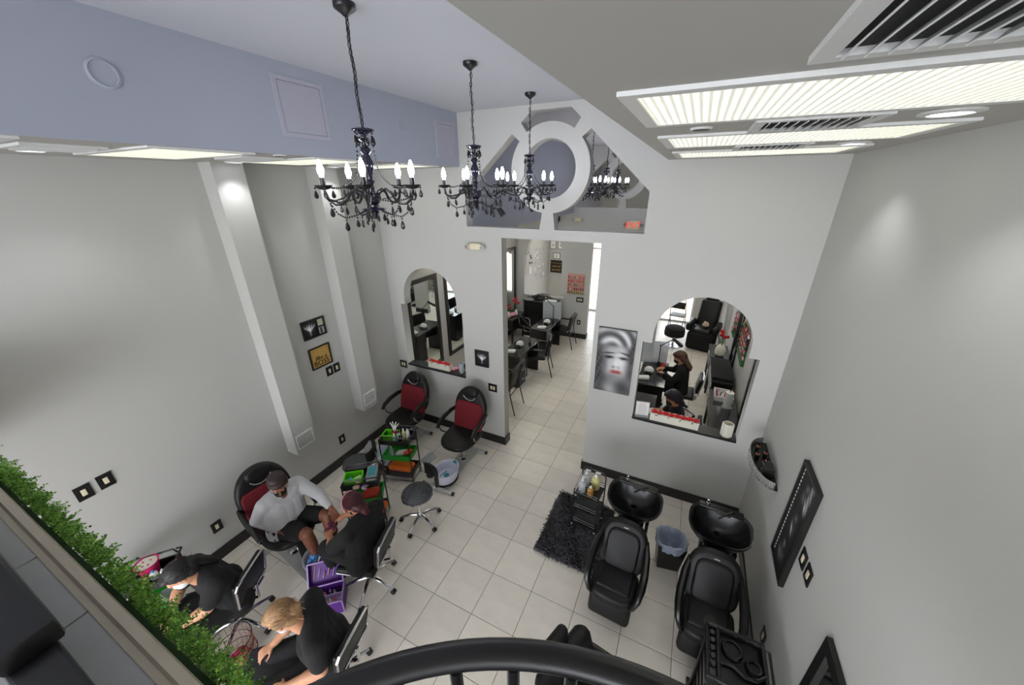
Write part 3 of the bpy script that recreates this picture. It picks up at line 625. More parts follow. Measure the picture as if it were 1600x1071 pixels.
# ------------------------------------------------------------------ pedicure chairs
def caster(b, x, y, r=.026): b.cyl((x-.012, y, r), (x+.012, y, r), r, n=12); return b
def egg(a, b0, b1, e0=.6, e1=.95, n=36):     # rounded outline, flatter below, rounder on top
    o_ = []
    for i in range(n):
        t = 2*PI*i/n; c, s_ = math.cos(t), math.sin(t); e = e1 if s_ > 0 else e0; o_.append((a*abs(c)**e*(1 if c > 0 else -1), (b1 if s_ > 0 else b0)*abs(s_)**e*(1 if s_ > 0 else -1)))
    return o_
UPR = M(((1, 0, 0, 0), (0, 0, -1, 0), (0, 1, 0, 0), (0, 0, 0, 1)))          # outline y -> z
def pedi_chair(loc, rz, lab):
    t = thing('pedicure_chair', lab, 'chair', loc, rz, 'pedicure chairs with red backs')     # faces local -y
    MB().rbox((0, -.22, .035), (.25, .98, .018), .006, 1).o('base_plate', SILV, t)
    for y in (.27, -.66):
        q = MB().cyl((-.235, y, .028), (.235, y, .028), .026, n=14).o('crossbar', SILV, t)
        for sx in (-1, 1): MB().cyl((sx*.235, y, .028), (sx*.262, y, .028), .028, n=14).o('end_cap', PLAST, q)
    MB().lathe([(.06, .04), (.06, .06), (.035, .075), (.034, .38), (.09, .4), (.09, .415)], 18).o('column', CHROME, t)
    MB().pad([(x, -y) for x, y in egg(.265, .24, .34, .45, .8)][::-1], .1, .045, M.Translation((0, .0, .465))).o('seat', VINYL, t)
    tilt = Euler((R(-14), 0, 0)).to_matrix()
    def bk(p): zz = (p.z+.3)/.6; k = math.sqrt(max(.12, 1-(max(0, zz-.5)/.56)**2)); return (p.x*(.9+.1*min(1, zz*2))*k, p.y, p.z)
    MB().pad(egg(.275, .32, .36), .1, .045, M.Translation((0, .285, .78)) @ M.Rotation(R(-14), 4, 'X') @ UPR).o('backrest', VINYL, t)
    MB().pad([(-.235, -.24), (.235, -.24), (.245, -.05), (.235, .14), (.2, .19), (0, .2), (-.2, .19), (-.235, .14), (-.245, -.05)], .06, .02, M.Translation((0, .222, .725)) @ M.Rotation(R(-14), 4, 'X') @ UPR).o('red_back_cover', REDC, t)
    MB().pad(egg(.13, .07, .085, .7, .95), .1, .045, M.Translation((0, .315, 1.06)) @ M.Rotation(R(-14), 4, 'X') @ UPR).o('headrest', VINYL, t)
    MB().tube(arc((0, .262, 1.06), .115, 205, 335, 10, 'xz'), .005, 6).o('headrest_strap', SILV, t)
    for sx in (-1, 1):
        a = MB().tube([(sx*.275, .28, .745), (sx*.29, .16, .75), (sx*.3, 0, .735), (sx*.3, -.12, .695), (sx*.3, -.19, .64)], [.022, .028, .03, .028, .02], 10, flat=1.3).o('armrest', PLAST, t)
        MB().tube([(sx*.3, -.15, .66), (sx*.295, -.12, .56), (sx*.28, -.05, .49), (sx*.24, 0, .45)], .011, 8).o('arm_bracket', CHROME, a)
    MB().tube([(0, .2, .43), (0, .31, .5), (0, .36, .66)], .02, 8).o('back_bracket', CHROME, t)
    return t
pc = pedi_chair((.1, 2.3, 0), 0, 'dark red backed black pedicure chair nearest the doorway')
dup(pc, (-1.0, 2.33, 0), R(0), 'dark red backed black pedicure chair in the back left corner')
dup(pc, (-.83, .13, 0), R(82), 'dark red backed black pedicure chair with seated client')
def footbath(loc, rz, lab, rest=True):
    t = thing('foot_bath', lab, 'foot bath', loc, rz, 'white foot baths')
    pr_ = [(.0, .02), (.15, .02), (.165, .05), (.18, .17), (.19, .185), (.185, .19), (.168, .178), (.15, .06), (0, .055)]
    MB().lathe(pr_, 28, sx=.9, sy=1.12).o('tub', LAV, t); MB().lathe([(.172, .0), (.172, .022), (0, .022)], 24, sx=.9, sy=1.12).o('base', PLAST, t)
    for sx in (-1, 1): MB().rbox((sx*.06, 0, .065), (.012, .14, .012), .005, 1).o('massage_roller', TEAL, t)
    MB().lathe([(.035, .056), (.04, .07), (.02, .08), (0, .08)], 14, c=(0, 0, 0)).o('water_jet', TEAL, t); MB().rbox((0, .19, .17), (.07, .04, .03), .01).o('control_knob', TEAL, t)
    return t
footbath((.115, 1.83, .045), R(-10), 'white foot bath with teal jets before nearest red chair')
footbath((-.33, .13, .045), R(80), 'white foot bath with blue plastic liner under the client feet')
footbath((-.93, 1.78, .045), R(20), 'white foot bath half hidden behind the cart with green baskets')
def footrest(loc, rz, lab):
    t = thing('foot_rest', lab, 'foot rest', loc, rz, 'grey foot rests'); MB().cyl((0, 0, .0), (0, 0, .26), .014, n=10).o('post', SILV, t); MB().lathe([(.07, 0), (.07, .012), (.02, .02)], 16).o('base', DGREY, t)
    MB().rbox((0, 0, .285), (.15, .2, .045), .02, 3, rot=Euler((R(18), 0, 0)).to_matrix(), fn=lambda p: (p.x, p.y, p.z+abs(p.x)*.35)).o('pad', GREY, t)
footrest((-.17, 1.83, 0), R(-25), 'grey padded foot rest beside the nearest red chair'); footrest((-1.14, 1.66, 0), R(10), 'grey padded foot rest beside corner red chair')

# ------------------------------------------------------------------ wheeled stools
def star_base(t, r=.25, zc=.1, n=5, a0=.3):
    for i in range(n):
        a = a0+2*PI*i/n; ca, sa = math.cos(a), math.sin(a)
        l = MB().tube([(.03*ca, .03*sa, zc+.02), (.12*ca, .12*sa, zc+.012), (.2*ca, .2*sa, zc-.015), (r*ca, r*sa, .062)], [.02, .018, .015, .012], 8, flat=.8).o('leg', CHROME, t)
        MB(M.Translation((r*ca, r*sa, 0)) @ M.Rotation(a, 4, 'Z')).cyl((-.0, -.02, .026), (0, -.004, .026), .026, n=14).cyl((0, .004, .026), (0, .02, .026), .026, n=14).rbox((0, 0, .045), (.03, .03, .03), .008, 1).o('caster', PLAST, l)
WRAP = mat('plastic_wrapped_vinyl', (74, 76, 80), .22, var=.35, scale=26, bump=.6)
def stool(loc, rz, lab):
    t = thing('pedicure_stool', lab, 'stool', loc, rz, 'round wheeled stools')            # back pad on local +y
    MB().lathe([(0, .415), (.15, .415), (.18, .43), (.19, .455), (.185, .48), (.16, .492), (0, .495)], 32).o('seat', WRAP, t)
    MB().lathe([(.19, .44), (.194, .445), (.194, .455), (.19, .46)], 32).o('seat_ring', CHROME, t)
    MB().lathe([(.03, .08), (.03, .14), (.022, .15), (.022, .38), (.07, .4), (.07, .42)], 14).o('column', CHROME, t)
    star_base(t)
    MB().tube([(0, .1, .41), (0, .2, .41), (0, .255, .45), (0, .27, .56), (0, .262, .64)], .011, 8).o('back_post', CHROME, t)
    b = MB(); N_ = 13
    for i in range(N_-1):          # U-shaped curved pad with a notch in the lower middle
        a0, a1 = R(-40+80*i/(N_-1)), R(-40+80*(i+1)/(N_-1)); lo = .66 if i in (5, 6) else .575; hi = .72
        P = []
        for a in (a0, a1):
            for r_ in (.235, .275):
                for z in (lo, hi): P.append((r_*math.sin(a), r_*math.cos(a), z))
        b.add(P, [(0, 1, 3, 2), (4, 6, 7, 5), (0, 4, 5, 1), (2, 3, 7, 6), (0, 2, 6, 4), (1, 5, 7, 3)])
    b.o('back_pad', VINYL, t, ang=50); MB().tube([(.255*math.sin(R(a)), .255*math.cos(R(a)), .722) for a in range(-40, 41, 8)], .012, 8).o('pad_edge', VINYL, t)
    return t
sa_ = stool((.215, 1.12, 0), R(-28), 'grey plastic wrapped round stool with black back pad in the open floor')
dup(sa_, (-.88, 1.2, 0), R(-58), 'grey plastic wrapped round stool by left baseboard')
def task_chair(loc, rz, lab):
    t = thing('task_chair', lab, 'chair', loc, rz, 'black task chairs with chrome frames')  # faces local -y, back on +y
    MB().rbox((0, 0, .455), (.42, .4, .07), .03, 3).o('seat', VINYL, t); MB().tube([(x, y, .425) for x, y in ((-.2, -.19), (.2, -.19), (.2, .19), (-.2, .19))], .01, 6, True).o('seat_frame', CHROME, t)
    q = Euler((R(-10), 0, 0)).to_matrix()
    MB().rbox((0, .25, .7), (.38, .05, .27), .02, 3, rot=q).o('backrest', VINYL, t)
    MB().tube([q @ V((x, .025, z))+V((0, .25, .7)) for x, z in ((-.19, -.12), (-.195, .11), (-.17, .14), (.17, .14), (.195, .11), (.19, -.12), (.16, -.145), (-.16, -.145))], .011, 8, True).o('back_frame', CHROME, t)
    MB().tube([(0, .05, .42), (0, .2, .41), (0, .275, .45), (0, .29, .62)], .016, 8, flat=.6).o('back_post', CHROME, t)
    MB().lathe([(.032, .08), (.032, .15), (.022, .16), (.022, .38), (.08, .4), (.08, .42)], 14).o('column', CHROME, t); star_base(t, .28, .11, 5, .1)
    return t
tc = task_chair((.25, .25, 0), R(-72), 'black task chair with chrome frame under the kneeling-forward pedicurist')
tc['label'] = 'black chrome framed task chair under the red haired pedicurist'
dup(tc, (-.57, -.6, 0), R(-62), 'black chrome framed task chair under worker with dark hair bun')
dup(tc, (.63, -.5, 0), R(-76), 'black chrome framed task chair under the blonde worker')

# ------------------------------------------------------------------ three-tier carts
def basket(b, c, w_, d, h, th=.006):
    x, y, z = c; b.b2(x-w_/2, x+w_/2, y-d/2, y+d/2, z, z+th)
    for sx in (-1, 1): b.box((x+sx*w_/2, y, z+h/2), (th, d+th, h)); b.box((x, y+sx*d/2, z+h/2), (w_-th, th, h))
    for sx in (-1, 1): b.box((x+sx*w_/2, y, z+h), (th*2.4, d+th*2, th*1.6)); b.box((x, y+sx*d/2, z+h), (w_+th*2.4, th*2.4, th*1.6))
    return b
def bottle(name, lab, loc, r, h, body, cap, grp, pump=False):
    t = thing(name, lab, 'bottle', loc, 0, grp)
    MB().lathe([(r*.9, 0), (r, h*.04), (r, h*.68), (r*.85, h*.76), (r*.4, h*.84), (0, h*.84)], 16).o('bottle_body', body, t)
    b = MB().lathe([(r*.42, h*.82), (r*.42, h*.93), (r*.3, h), (0, h)], 12)
    if pump: b.cyl((0, 0, h), (0, 0, h*1.13), r*.14, n=8).rbox((r*.35, 0, h*1.15), (r*1.3, r*.4, h*.05), .003, 1)
    b.o('pump' if pump else 'cap', cap, t); return t
def cart(loc, rz, lab, top_=LIME):
    t = thing('three_tier_cart', lab, 'cart', loc, rz, 'three-tier pedicure carts')
    W, D = .42, .28
    for sy in (-1, 1):
        MB().tube([(-W/2, sy*D/2, .07), (-W/2, sy*D/2, .74), (-W/2+.03, sy*D/2, .8), (W/2-.03, sy*D/2, .8), (W/2, sy*D/2, .74), (W/2, sy*D/2, .07)], .009, 8).o('side_frame', BLKM, t)
    MB().tube([(W/2, -D/2, .8), (W/2+.05, -D/2+.03, .82), (W/2+.05, D/2-.03, .82), (W/2, D/2, .8)], .009, 8).o('push_handle', BLKM, t)
    for z, m_ in ((.66, BLKM), (.4, GREEN), (.12, BLKM)): q = basket(MB(), (0, 0, z), W-.02, D-.02, .07).o('tray', m_, t)
    MB().tube([(x, y, .055) for x, y in ((-W/2, -D/2), (W/2, -D/2), (W/2, D/2), (-W/2, D/2))], .008, 6, True).o('bottom_frame', BLKM, t)
    for sx in (-1, 1):
        for sy in (-1, 1): q = caster(MB(), 0, 0, .026).o('caster', GREY, t, (sx*W/2, sy*D/2, 0))
    return t
ca = cart((-.52, 1.64, 0), R(18), 'black three-tier cart with lime baskets between the two red chairs')
dup(ca, (-.37, .86, 0), R(38), 'black three-tier cart with lime basket behind the pedicurist')
dup(ca, (-1.2, -.88, 0), R(50), 'black three-tier cart with pink tub beside the hedge')
def lime_bin(loc, rz, lab):
    t = thing('lime_bin', lab, 'basket', loc, rz, 'lime plastic bins'); basket(MB(), (0, 0, 0), .2, .14, .09, .005).o('bin_walls', LIME, t)
    return t
def towel(loc, rz, d, m_, lab, grp):
    t = MB(M.Rotation(rz, 4, 'Z')).rbox((0, 0, d[2]/2), d, min(d)*.45, 3, fn=lambda p: (p.x+.01*math.sin(p.y*40), p.y+.008*math.sin(p.x*35), p.z*(1+.15*math.sin(p.x*30+p.y*22)))).o('folded_towel', m_, None, loc); tag(t, lab, 'towel', grp); return t
def glob(name, lab, cat, loc, r, m_, grp=None, n=7, seed=1):           # crumpled soft bundle
    rr = random.Random(seed); b = MB()
    for k in range(n): b.ell((rr.uniform(-.6, .6)*r, rr.uniform(-.6, .6)*r, r*rr.uniform(.35, .8)), (r*rr.uniform(.4, .65), r*rr.uniform(.35, .6), r*rr.uniform(.3, .45)), 10, 7, Euler((rr.random(), rr.random(), rr.random())).to_matrix())
    t = b.o(name, m_, None, loc); return tag(t, lab, cat, grp)
def tissue_box(loc, rz, lab):
    t = thing('glove_box', lab, 'box', loc, rz, 'glove boxes'); MB().rbox((0, 0, .06), (.12, .2, .12), .004, 1).o('carton', GREY, t); MB().rbox((0, 0, .121), (.09, .16, .003), .001, 1).o('printed_top', TEAL, t); MB().rbox((-.0605, .0, .06), (.002, .15, .07), .001, 1).o('printed_side', DGREY, t)
# cart between the red chairs
glob('blue_liner_bag', 'crumpled blue plastic liner around the client feet', 'liner', (-.3, .06, .2), .1, BLUE, None, 8, 14)
lime_bin((-.62, 1.62, .668), R(18), 'lime bin holding a white rubber glove'); 
t = thing('rubber_glove', 'white rubber glove sticking out of a pink cup', 'glove', (-.6, 1.68, .676)); MB().lathe([(.032, 0), (.04, .09), (.036, .09), (.03, .004), (0, .004)], 16).o('cup', PINK, t)
b = MB().ell((0, 0, .12), (.03, .02, .045))
for k, (dx, dz, l) in enumerate(((-.03, .16, .05), (-.012, .17, .065), (.012, .17, .065), (.03, .16, .055), (-.05, .12, .045))): b.cap((dx*.6, 0, .14), (dx*2.1, .01*k, dz+l*.8), .009, .007, 8)
b.o('glove', WHITE, t)
glob('blue_cloth', 'crumpled blue cloth in the lime bin beside pink cup', 'cloth', (-.66, 1.58, .674), .04, BLUE, None, 6, 4)
for i, (x, y, r_, h, m_, c_, l) in enumerate(((-.47, 1.62, .026, .17, CLEAR, DGREY, 'clear bottle with dark cap at the middle of lime cart'), (-.43, 1.67, .024, .19, YELL, WHITE, 'pale yellow bottle on top of lime cart'), (-.385, 1.7, .026, .18, WHITE, WHITE, 'white bottle at the push handle end of lime cart'), (-.5, 1.56, .024, .16, CLEAR, WHITE, 'clear squeeze bottle with white cap on lime cart front'), (-.42, 1.58, .022, .14, BLK, BLK, 'short black bottle on top of lime cart'))): bottle('lotion_bottle', l, (x, y, .668), r_, h, m_, c_, 'bottles on the lime cart')
glob('black_sponge_bundle', 'bundle of black sponges at the handle end of lime cart', 'sponge', (-.34, 1.74, .668), .06, FABG, None, 7, 8)
bottle('spray_bottle', 'clear spray bottle standing on green middle tray', (-.6, 1.56, .408), .028, .17, CLEAR, WHITE, None)
towel((-.5, 1.65, .408), .4, (.14, .1, .05), CLOTHW, 'white folded towel on green middle tray', 'towels on carts'); towel((-.42, 1.69, .408), .3, (.1, .1, .06), mat('orange_red_towel', (226, 84, 48), .9, var=.1), 'orange red folded towel on green middle tray', 'towels on carts')
towel((-.53, 1.64, .128), R(18), (.36, .2, .1), ORANGE, 'orange towel bulging over the bottom tray of lime cart', 'towels on carts'); towel((-.47, 1.555, .09), R(18), (.28, .06, .09), PURPT, 'purple towel hanging from the bottom tray of lime cart', 'towels on carts')
# cart behind the pedicurist
lime_bin((-.44, .8, .668), R(38), 'lime bin with blue pouch and sponge, behind the pedicurist'); glob('blue_pouch', 'crumpled blue plastic pouch in the lime bin', 'pouch', (-.48, .77, .674), .035, BLUE, None, 6, 5)
towel((-.41, .82, .674), .9, (.09, .05, .06), mat('pale_sponge', (222, 224, 186), .9, var=.1), 'pale yellow sponge in the lime bin', 'towels on carts')
tissue_box((-.27, .93, .668), R(38), 'grey glove box with teal print on cart behind pedicurist')
glob('brown_brush_bundle', 'soft beige brush bundle on cart edge above the red hair', 'brush', (-.33, .74, .668), .055, mat('beige_bristle', (176, 150, 128), .9, var=.2, scale=60), None, 7, 6)
glob('mixed_tool_bundle', 'pile of lilac and grey tools on cart behind pedicurist', 'tools', (-.25, .78, .668), .05, mat('lilac_grey_mix', (150, 126, 146), .5, var=.5, scale=30), None, 9, 9)
towel((-.33, .9, .408), R(38), (.2, .16, .06), mat('rust_towel', (196, 66, 50), .9, var=.1), 'rust towel on green middle tray behind pedicurist', 'towels on carts')
towel((-.34, .89, .128), R(38), (.34, .2, .1), ORANGE, 'orange towel on bottom tray behind pedicurist', 'towels on carts'); towel((-.26, .77, .1), R(38), (.2, .05, .08), PURPT, 'purple towel on bottom tray behind pedicurist', 'towels on carts')
# cart beside the hedge
t = thing('pink_tub', 'deep pink tub with white lid pattern on cart beside hedge', 'tub', (-1.24, -.83, .668)); MB().lathe([(.06, 0), (.085, .13), (.09, .14), (.082, .14), (.078, .125), (0, .122)], 24).o('tub', PINK, t); MB().lathe([(.078, .126), (.076, .134), (0, .136)], 24).o('cream_lid', CREAM, t)
for k in range(4): MB().ell((.035*math.cos(k*1.7), .035*math.sin(k*1.7), .136), (.012, .008, .003), 8, 5).o('printed_dot', PINK, t)
bottle('yellow_jar', 'squat yellow jar on cart beside hedge', (-1.15, -.93, .668), .05, .1, YELL, CLEAR, None); bottle('white_bottle', 'short white bottle beside the squat yellow jar', (-1.13, -.84, .668), .03, .11, WHITE, BLUE, None); bottle('small_white_bottle', 'tiny white bottle at cart edge beside bun worker', (-1.1, -.79, .668), .02, .09, WHITE, WHITE, None)
basket(MB(), (0, 0, 0), .15, .11, .08, .005).o('clear_bin', CLEAR, None, (-.97, -.83, .5)); tag(bpy.data.objects['clear_bin'], 'small clear bin hanging at cart end near bun worker', 'bin')

# ------------------------------------------------------------------ open purple tool case and wire basket
t = thing('tool_case', 'open purple cosmetic tool case with pale metal edges', 'tool case', (.0, -.085, 0), R(42))
basket(MB(), (0, -.02, .0), .32, .22, .17, .006).o('case_body', PURP, t)
b = MB()
for sx in (-1, 1):
    b.box((sx*.162, -.02, .176), (.012, .24, .012)); b.box((0, -.02+sx*.112, .176), (.33, .012, .012))
    for sy in (-1, 1): b.box((sx*.162, -.02+sy*.112, .088), (.01, .01, .176))
b.o('metal_edge', LPURP, t)
T_ = M.Translation((0, .1, .176)) @ M.Rotation(R(56), 4, 'X')
q = basket(MB(T_), (0, .115, -.0), .32, .22, .06, .006).o('lid', PURP, t); b = MB(T_)
for sx in (-1, 1): b.box((sx*.162, .115, .062), (.01, .23, .01)); b.box((0, .115+sx*.112, .062), (.33, .01, .01))
b.o('lid_edge', LPURP, q); MB(T_).tube([(-.06, .23, .03), (-.05, .265, .03), (.05, .265, .03), (.06, .23, .03)], .008, 6).o('carry_handle', IVORY, q)
for k in range(6): MB(T_).cap((-.12+k*.045, .06+.02*(k % 2), .014), (-.1+k*.045, .18-.03*(k % 3), .014), .006, .004, 8).o('brush', [PINKT, LPURP, ROSEG][k % 3], q)
MB().box((0, -.02, .12), (.3, .006, .06)).box((0, -.075, .1), (.3, .1, .004)).o('divider', LPURP, t)
for k in range(5): MB().rbox((-.12+k*.055, -.08+.01*(k % 2), .115), (.016, .085, .016), .004, 1, rot=Euler((0, 0, .15*k)).to_matrix()).o('tool', [WHITE, PAPER, WHITE, YELL, PINK][k], t)
for k in range(6): MB().lathe([(.014, 0), (.014, .03), (.006, .036), (.006, .06), (0, .06)], 10, c=(-.12+k*.046, .035+.025*(k % 2), .07)).o('polish_bottle', [WHITE, BLK, PINKT, LPURP, WHITE, BLK][k], t)
t = thing('wire_basket', 'round black wire basket with red and white contents beside the blonde worker', 'basket', (-.3, -.79, 0))
pf = [(.11, 0), (.16, .09), (.155, .2), (.165, .3)]
for r_, z in pf: MB().tube([(r_*math.cos(R(a)), r_*math.sin(R(a)), z+.006) for a in range(0, 360, 15)], .004, 6, True).o('hoop', BLKM, t)
wire = MB().tube([(r_, 0, z+.006) for r_, z in pf], .0022, 5).mesh('wire', ROSEG)
for k in range(24): inst('wire', wire, t, rot=(0, 0, R(k*15)))
for k in range(8): MB().tube([((.112+.05*k/8)*math.cos(R(a)), (.112+.05*k/8)*math.sin(R(a)), .01+.034*k) for a in range(0, 360, 20)], .0015, 4, True).o('wire_ring', ROSEG, t)
glob('red_packets', 'red and pink packets lying inside the wire basket', 'packets', (-.29, -.79, .012), .09, mat('red_white_print', (206, 50, 84), .5, var=.75, scale=24), None, 10, 3)

# ------------------------------------------------------------------ shag rug, wire bottle cart, bin
t = thing('shag_rug', 'black shaggy fur rug on tile floor left of shampoo chair', 'rug', (2.04, 1.84, 0), R(-2))
MB().rbox((0, 0, .008), (.72, .98, .016), .006, 1).o('backing', FABK, t)
b = MB(); rr = random.Random(5)
for k in range(9000):
    x, y = rr.uniform(-.37, .37), rr.uniform(-.5, .5); a = rr.gauss(-.6+1.4*math.sin(x*7+y*3), .7); l = rr.uniform(.025, .05); h = rr.uniform(.018, .042)
    dx, dy = math.cos(a), math.sin(a); w_ = .0035
    b.add([(x-dy*w_, y+dx*w_, .012), (x+dy*w_, y-dx*w_, .012), (x+dx*l*.6, y+dy*l*.6, .012+h), (x+dx*l, y+dy*l, .012+h*.75)], [(0, 1, 2), (0, 2, 3)])
q = b.o('pile', mat('rug_pile', (112, 110, 114), .75, var=.3, scale=5), t, smooth=False); q['kind'] = 'stuff'
t = thing('bottle_cart', 'narrow black wire trolley of shampoo bottles on the shag rug', 'cart', (2.13, 1.98, .045), R(-6))
W, D = .29, .26
for sx in (-1, 1): MB().tube([(sx*W/2, D/2, .03), (sx*W/2, D/2, .66), (sx*(W/2-.03), D/2, .72), (0, D/2, .725)], .008, 8).o('rear_post', BLKM, t); MB().tube([(sx*W/2, -D/2, .03), (sx*W/2, -D/2, .58)], .007, 8).o('front_post', BLKM, t)
for z in (.05, .28, .5):
    q = MB().b2(-W/2, W/2, -D/2, D/2, z, z+.006).o('shelf', BLKM, t); b = MB()
    for h in (.04, .075): b.tube([(x, y, z+h) for x, y in ((-W/2, -D/2), (W/2, -D/2), (W/2, D/2), (-W/2, D/2))], .004, 6, True)
    for k in range(5): b.cyl((-W/2+k*W/4, -D/2, z), (-W/2+k*W/4, -D/2, z+.075), .003, n=6)
    b.o('guard_wire', BLKM, q)
for sx in (-1, 1):
    for sy in (-1, 1): MB().ell((sx*W/2, sy*D/2, .014), .016, 10, 7).o('caster', CHROME, t)
for x, y, r_, h, m_, l in ((2.06, 2.06, .048, .2, CLEAR, 'clear pump bottle at the back of wire trolley'), (2.045, 1.94, .044, .19, CLEAR, 'frosted pump bottle at the front left of wire trolley'), (2.18, 2.05, .05, .21, YELL, 'pale yellow pump bottle on wire trolley'), (2.15, 1.92, .04, .13, AMBER, 'short amber bottle with white lid on wire trolley')): bottle('pump_bottle', l, (x, y, .552), r_, h, m_, WHITE, 'pump bottles on the wire trolley', h > .15)
t = thing('waste_bin', 'dark bin with pale blue grey liner bag between the shampoo chairs', 'waste bin', (3.08, 1.87, 0), R(10))
b = MB()
for z0, z1, s0, s1 in ((0, .36, .1, .125),): b.add([(x*s*1.15, y*s*.95, z) for z, s in ((0, .095), (.36, .125)) for x, y in ((-1, -1), (1, -1), (1, 1), (-1, 1))], [(0, 3, 2, 1), (0, 1, 5, 4), (1, 2, 6, 5), (2, 3, 7, 6), (3, 0, 4, 7)])
b.o('bin_body', PLAST, t)
b = MB(); n = 28; rows = [(.128, .27), (.142, .33), (.146, .38), (.138, .4), (.124, .38), (.1, .3), (.06, .2), (.01, .16)]; rr = random.Random(2); vs = []; fs = []
for i, (r_, z) in enumerate(rows):
    for j in range(n):
        a = 2*PI*j/n; k = 1/max(abs(math.cos(a)), abs(math.sin(a)))**.6; w_ = 1+.05*math.sin(j*2.3+i)+rr.uniform(-.02, .02); vs.append((r_*k*w_*math.cos(a)*1.1, r_*k*w_*math.sin(a)*.95, z+rr.uniform(-.012, .012)))
for i in range(len(rows)-1):
    for j in range(n): fs.append((i*n+j, i*n+(j+1) % n, (i+1)*n+(j+1) % n, (i+1)*n+j))
b.add(vs, fs).o('liner_bag', BAGB, t, ang=20)

# ------------------------------------------------------------------ shampoo units
def shampoo(loc, rz, lab):
    t = thing('shampoo_unit', lab, 'shampoo chair', loc, rz, 'shampoo chairs with basins')     # faces local -y; origin under the seat
    q_ = Euler((R(-27), 0, 0)).to_matrix()
    MB().pad([(x, -y) for x, y in egg(.215, .17, .21, .45, .6)][::-1], .13, .05, M.Translation((0, -.03, .39))).o('seat', VINYL, t); MB().rbox((0, -.01, .452), (.32, .3, .05), .022, 3).o('seat_cushion', VINYL, t)
    MB().rbox((0, -.165, .28), (.39, .11, .3), .045, 3, rot=Euler((R(-12), 0, 0)).to_matrix()).o('leg_rest', VINYL, t)
    MB().pad(egg(.225, .24, .27, .5, .72), .1, .045, M.Translation((0, .225, .61)) @ M.Rotation(R(-27), 4, 'X') @ UPR).o('backrest', VINYL, t)
    MB().pad(egg(.16, .19, .2, .35, .5), .06, .028, M.Translation((0, .178, .615)) @ M.Rotation(R(-27), 4, 'X') @ UPR).o('back_cushion', VINYL, t)
    MB().rbox((0, .27, .815), (.05, .012, .01), .004, 1, rot=q_).o('badge', SILV, t)
    for sx in (-1, 1): MB().tube([(sx*.2, .3, .7), (sx*.23, .16, .66), (sx*.245, .0, .61), (sx*.245, -.1, .57), (sx*.23, -.18, .5), (sx*.2, -.2, .42), (sx*.18, -.18, .36)], [.026, .034, .036, .034, .03, .026, .02], 10, flat=1.2).o('armrest', PLAST, t)
    MB().rbox((0, .08, .17), (.3, .34, .34), .03).o('base_box', PLAST, t); MB().rbox((0, .45, .03), (.3, .6, .06), .02).o('floor_plate', PLAST, t)
    MB().rbox((0, .62, .36), (.24, .2, .66), .04, 3, fn=lambda p: (p.x*(1+.35*p.z), p.y, p.z)).o('pedestal', PLAST, t)
    MB().b2(.15, .18, .5, .7, .05, .7).o('side_strut', PLAST, t)
    # basin: D-shaped flared bowl, neck notch towards the chair
    n = 40; vs = []; fs = []
    def rimp(a, s, z, sh=0):
        c_, s_ = math.cos(a), math.sin(a); x = .27*(abs(c_)**.75)*(1 if c_ > 0 else -1); y = (.2 if s_ > 0 else .25)*(abs(s_)**.8)*(1 if s_ > 0 else -1)
        notch = math.exp(-((c_/.32)**2)) if s_ < 0 else 0
        return V((x*s, .62+y*s+.05*notch*s+sh, z-.05*notch*(z > .75)+.03*(s_ > 0)*(z > .75)))
    rows = [(.42, .6, 0), (.46, .68, 0), (.8, .78, 0), (.99, .86, 0), (1.03, .89, 0), (1.02, .9, 0), (.96, .895, 0), (.9, .87, 0), (.72, .77, 0), (.3, .72, .03)]
    for s_, z, sh in rows:
        for j in range(n): vs.append(rimp(2*PI*j/n, s_, z, sh))
    for i in range(len(rows)-1):
        for j in range(n): fs.append((i*n+j, i*n+(j+1) % n, (i+1)*n+(j+1) % n, (i+1)*n+j))
    fs.append(tuple(range(n-1, -1, -1))); fs.append(tuple(range((len(rows)-1)*n, len(rows)*n)))
    MB().add(vs, fs).o('basin', mat('basin_black', (17, 17, 17), .3, var=.05, spec=.6), t, ang=60)
    MB().rbox((0, .79, .92), (.4, .08, .03), .012).o('tap_deck', PLAST, t)
    MB().lathe([(.018, 0), (.018, .03), (.012, .035), (.012, .06), (0, .062)], 12, c=(-.12, .79, .93)).o('tap', CHROME, t)
    MB().tube([(.1, .79, .93), (.09, .75, .965), (.03, .7, .95), (-.02, .66, .92)], .011, 8).o('spray_hose', PLAST, t); MB().rbox((.02, .755, .925), (.13, .09, .02), .01).o('drain_cover', DGREY, t)
    MB().cyl((0, .66, .722), (0, .66, .728), .03, n=16).o('drain', CHROME, t)
    return t
sh = shampoo((2.615, 1.13, 0), R(-3), 'black reclining shampoo chair with basin beside the shag rug')
dup(sh, (3.41, 1.14, 0), R(-3), 'black reclining shampoo chair with basin beside the right wall')

# ------------------------------------------------------------------ moulded trolley and styling chair
t = thing('salon_trolley', 'black moulded salon trolley with compartment tray against the right wall', 'trolley', (3.51, .6, 0), R(0))
W, D = .36, .36
MB().rbox((0, 0, .815), (W, D, .03), .012).o('tray_base', PLAST, t); b = MB()
for a in ((-W/2, -D/2, W/2, -D/2), (W/2, -D/2, W/2, D/2), (W/2, D/2, -W/2, D/2), (-W/2, D/2, -W/2, -D/2), (-W/2+.07, -D/2, -W/2+.07, D/2)): b.cap((a[0], a[1], .85), (a[2], a[3], .85), .014, n=8)
b.tube([(-.1, -.06, .852), (-.02, -.05, .852), (.05, -.09, .852), (.12, -.08, .852), (W/2, -.03, .852)], .012, 8); b.o('tray_rim', PLAST, t)
for x, y, r_ in ((-.02, .06, .062), (.11, .0, .045)): MB().lathe([(r_, 0), (r_+.008, .01), (r_, .024), (r_-.008, .02), (r_-.008, .004)], 24, c=(x, y, .83)).o('bowl_ring', PLAST, t)
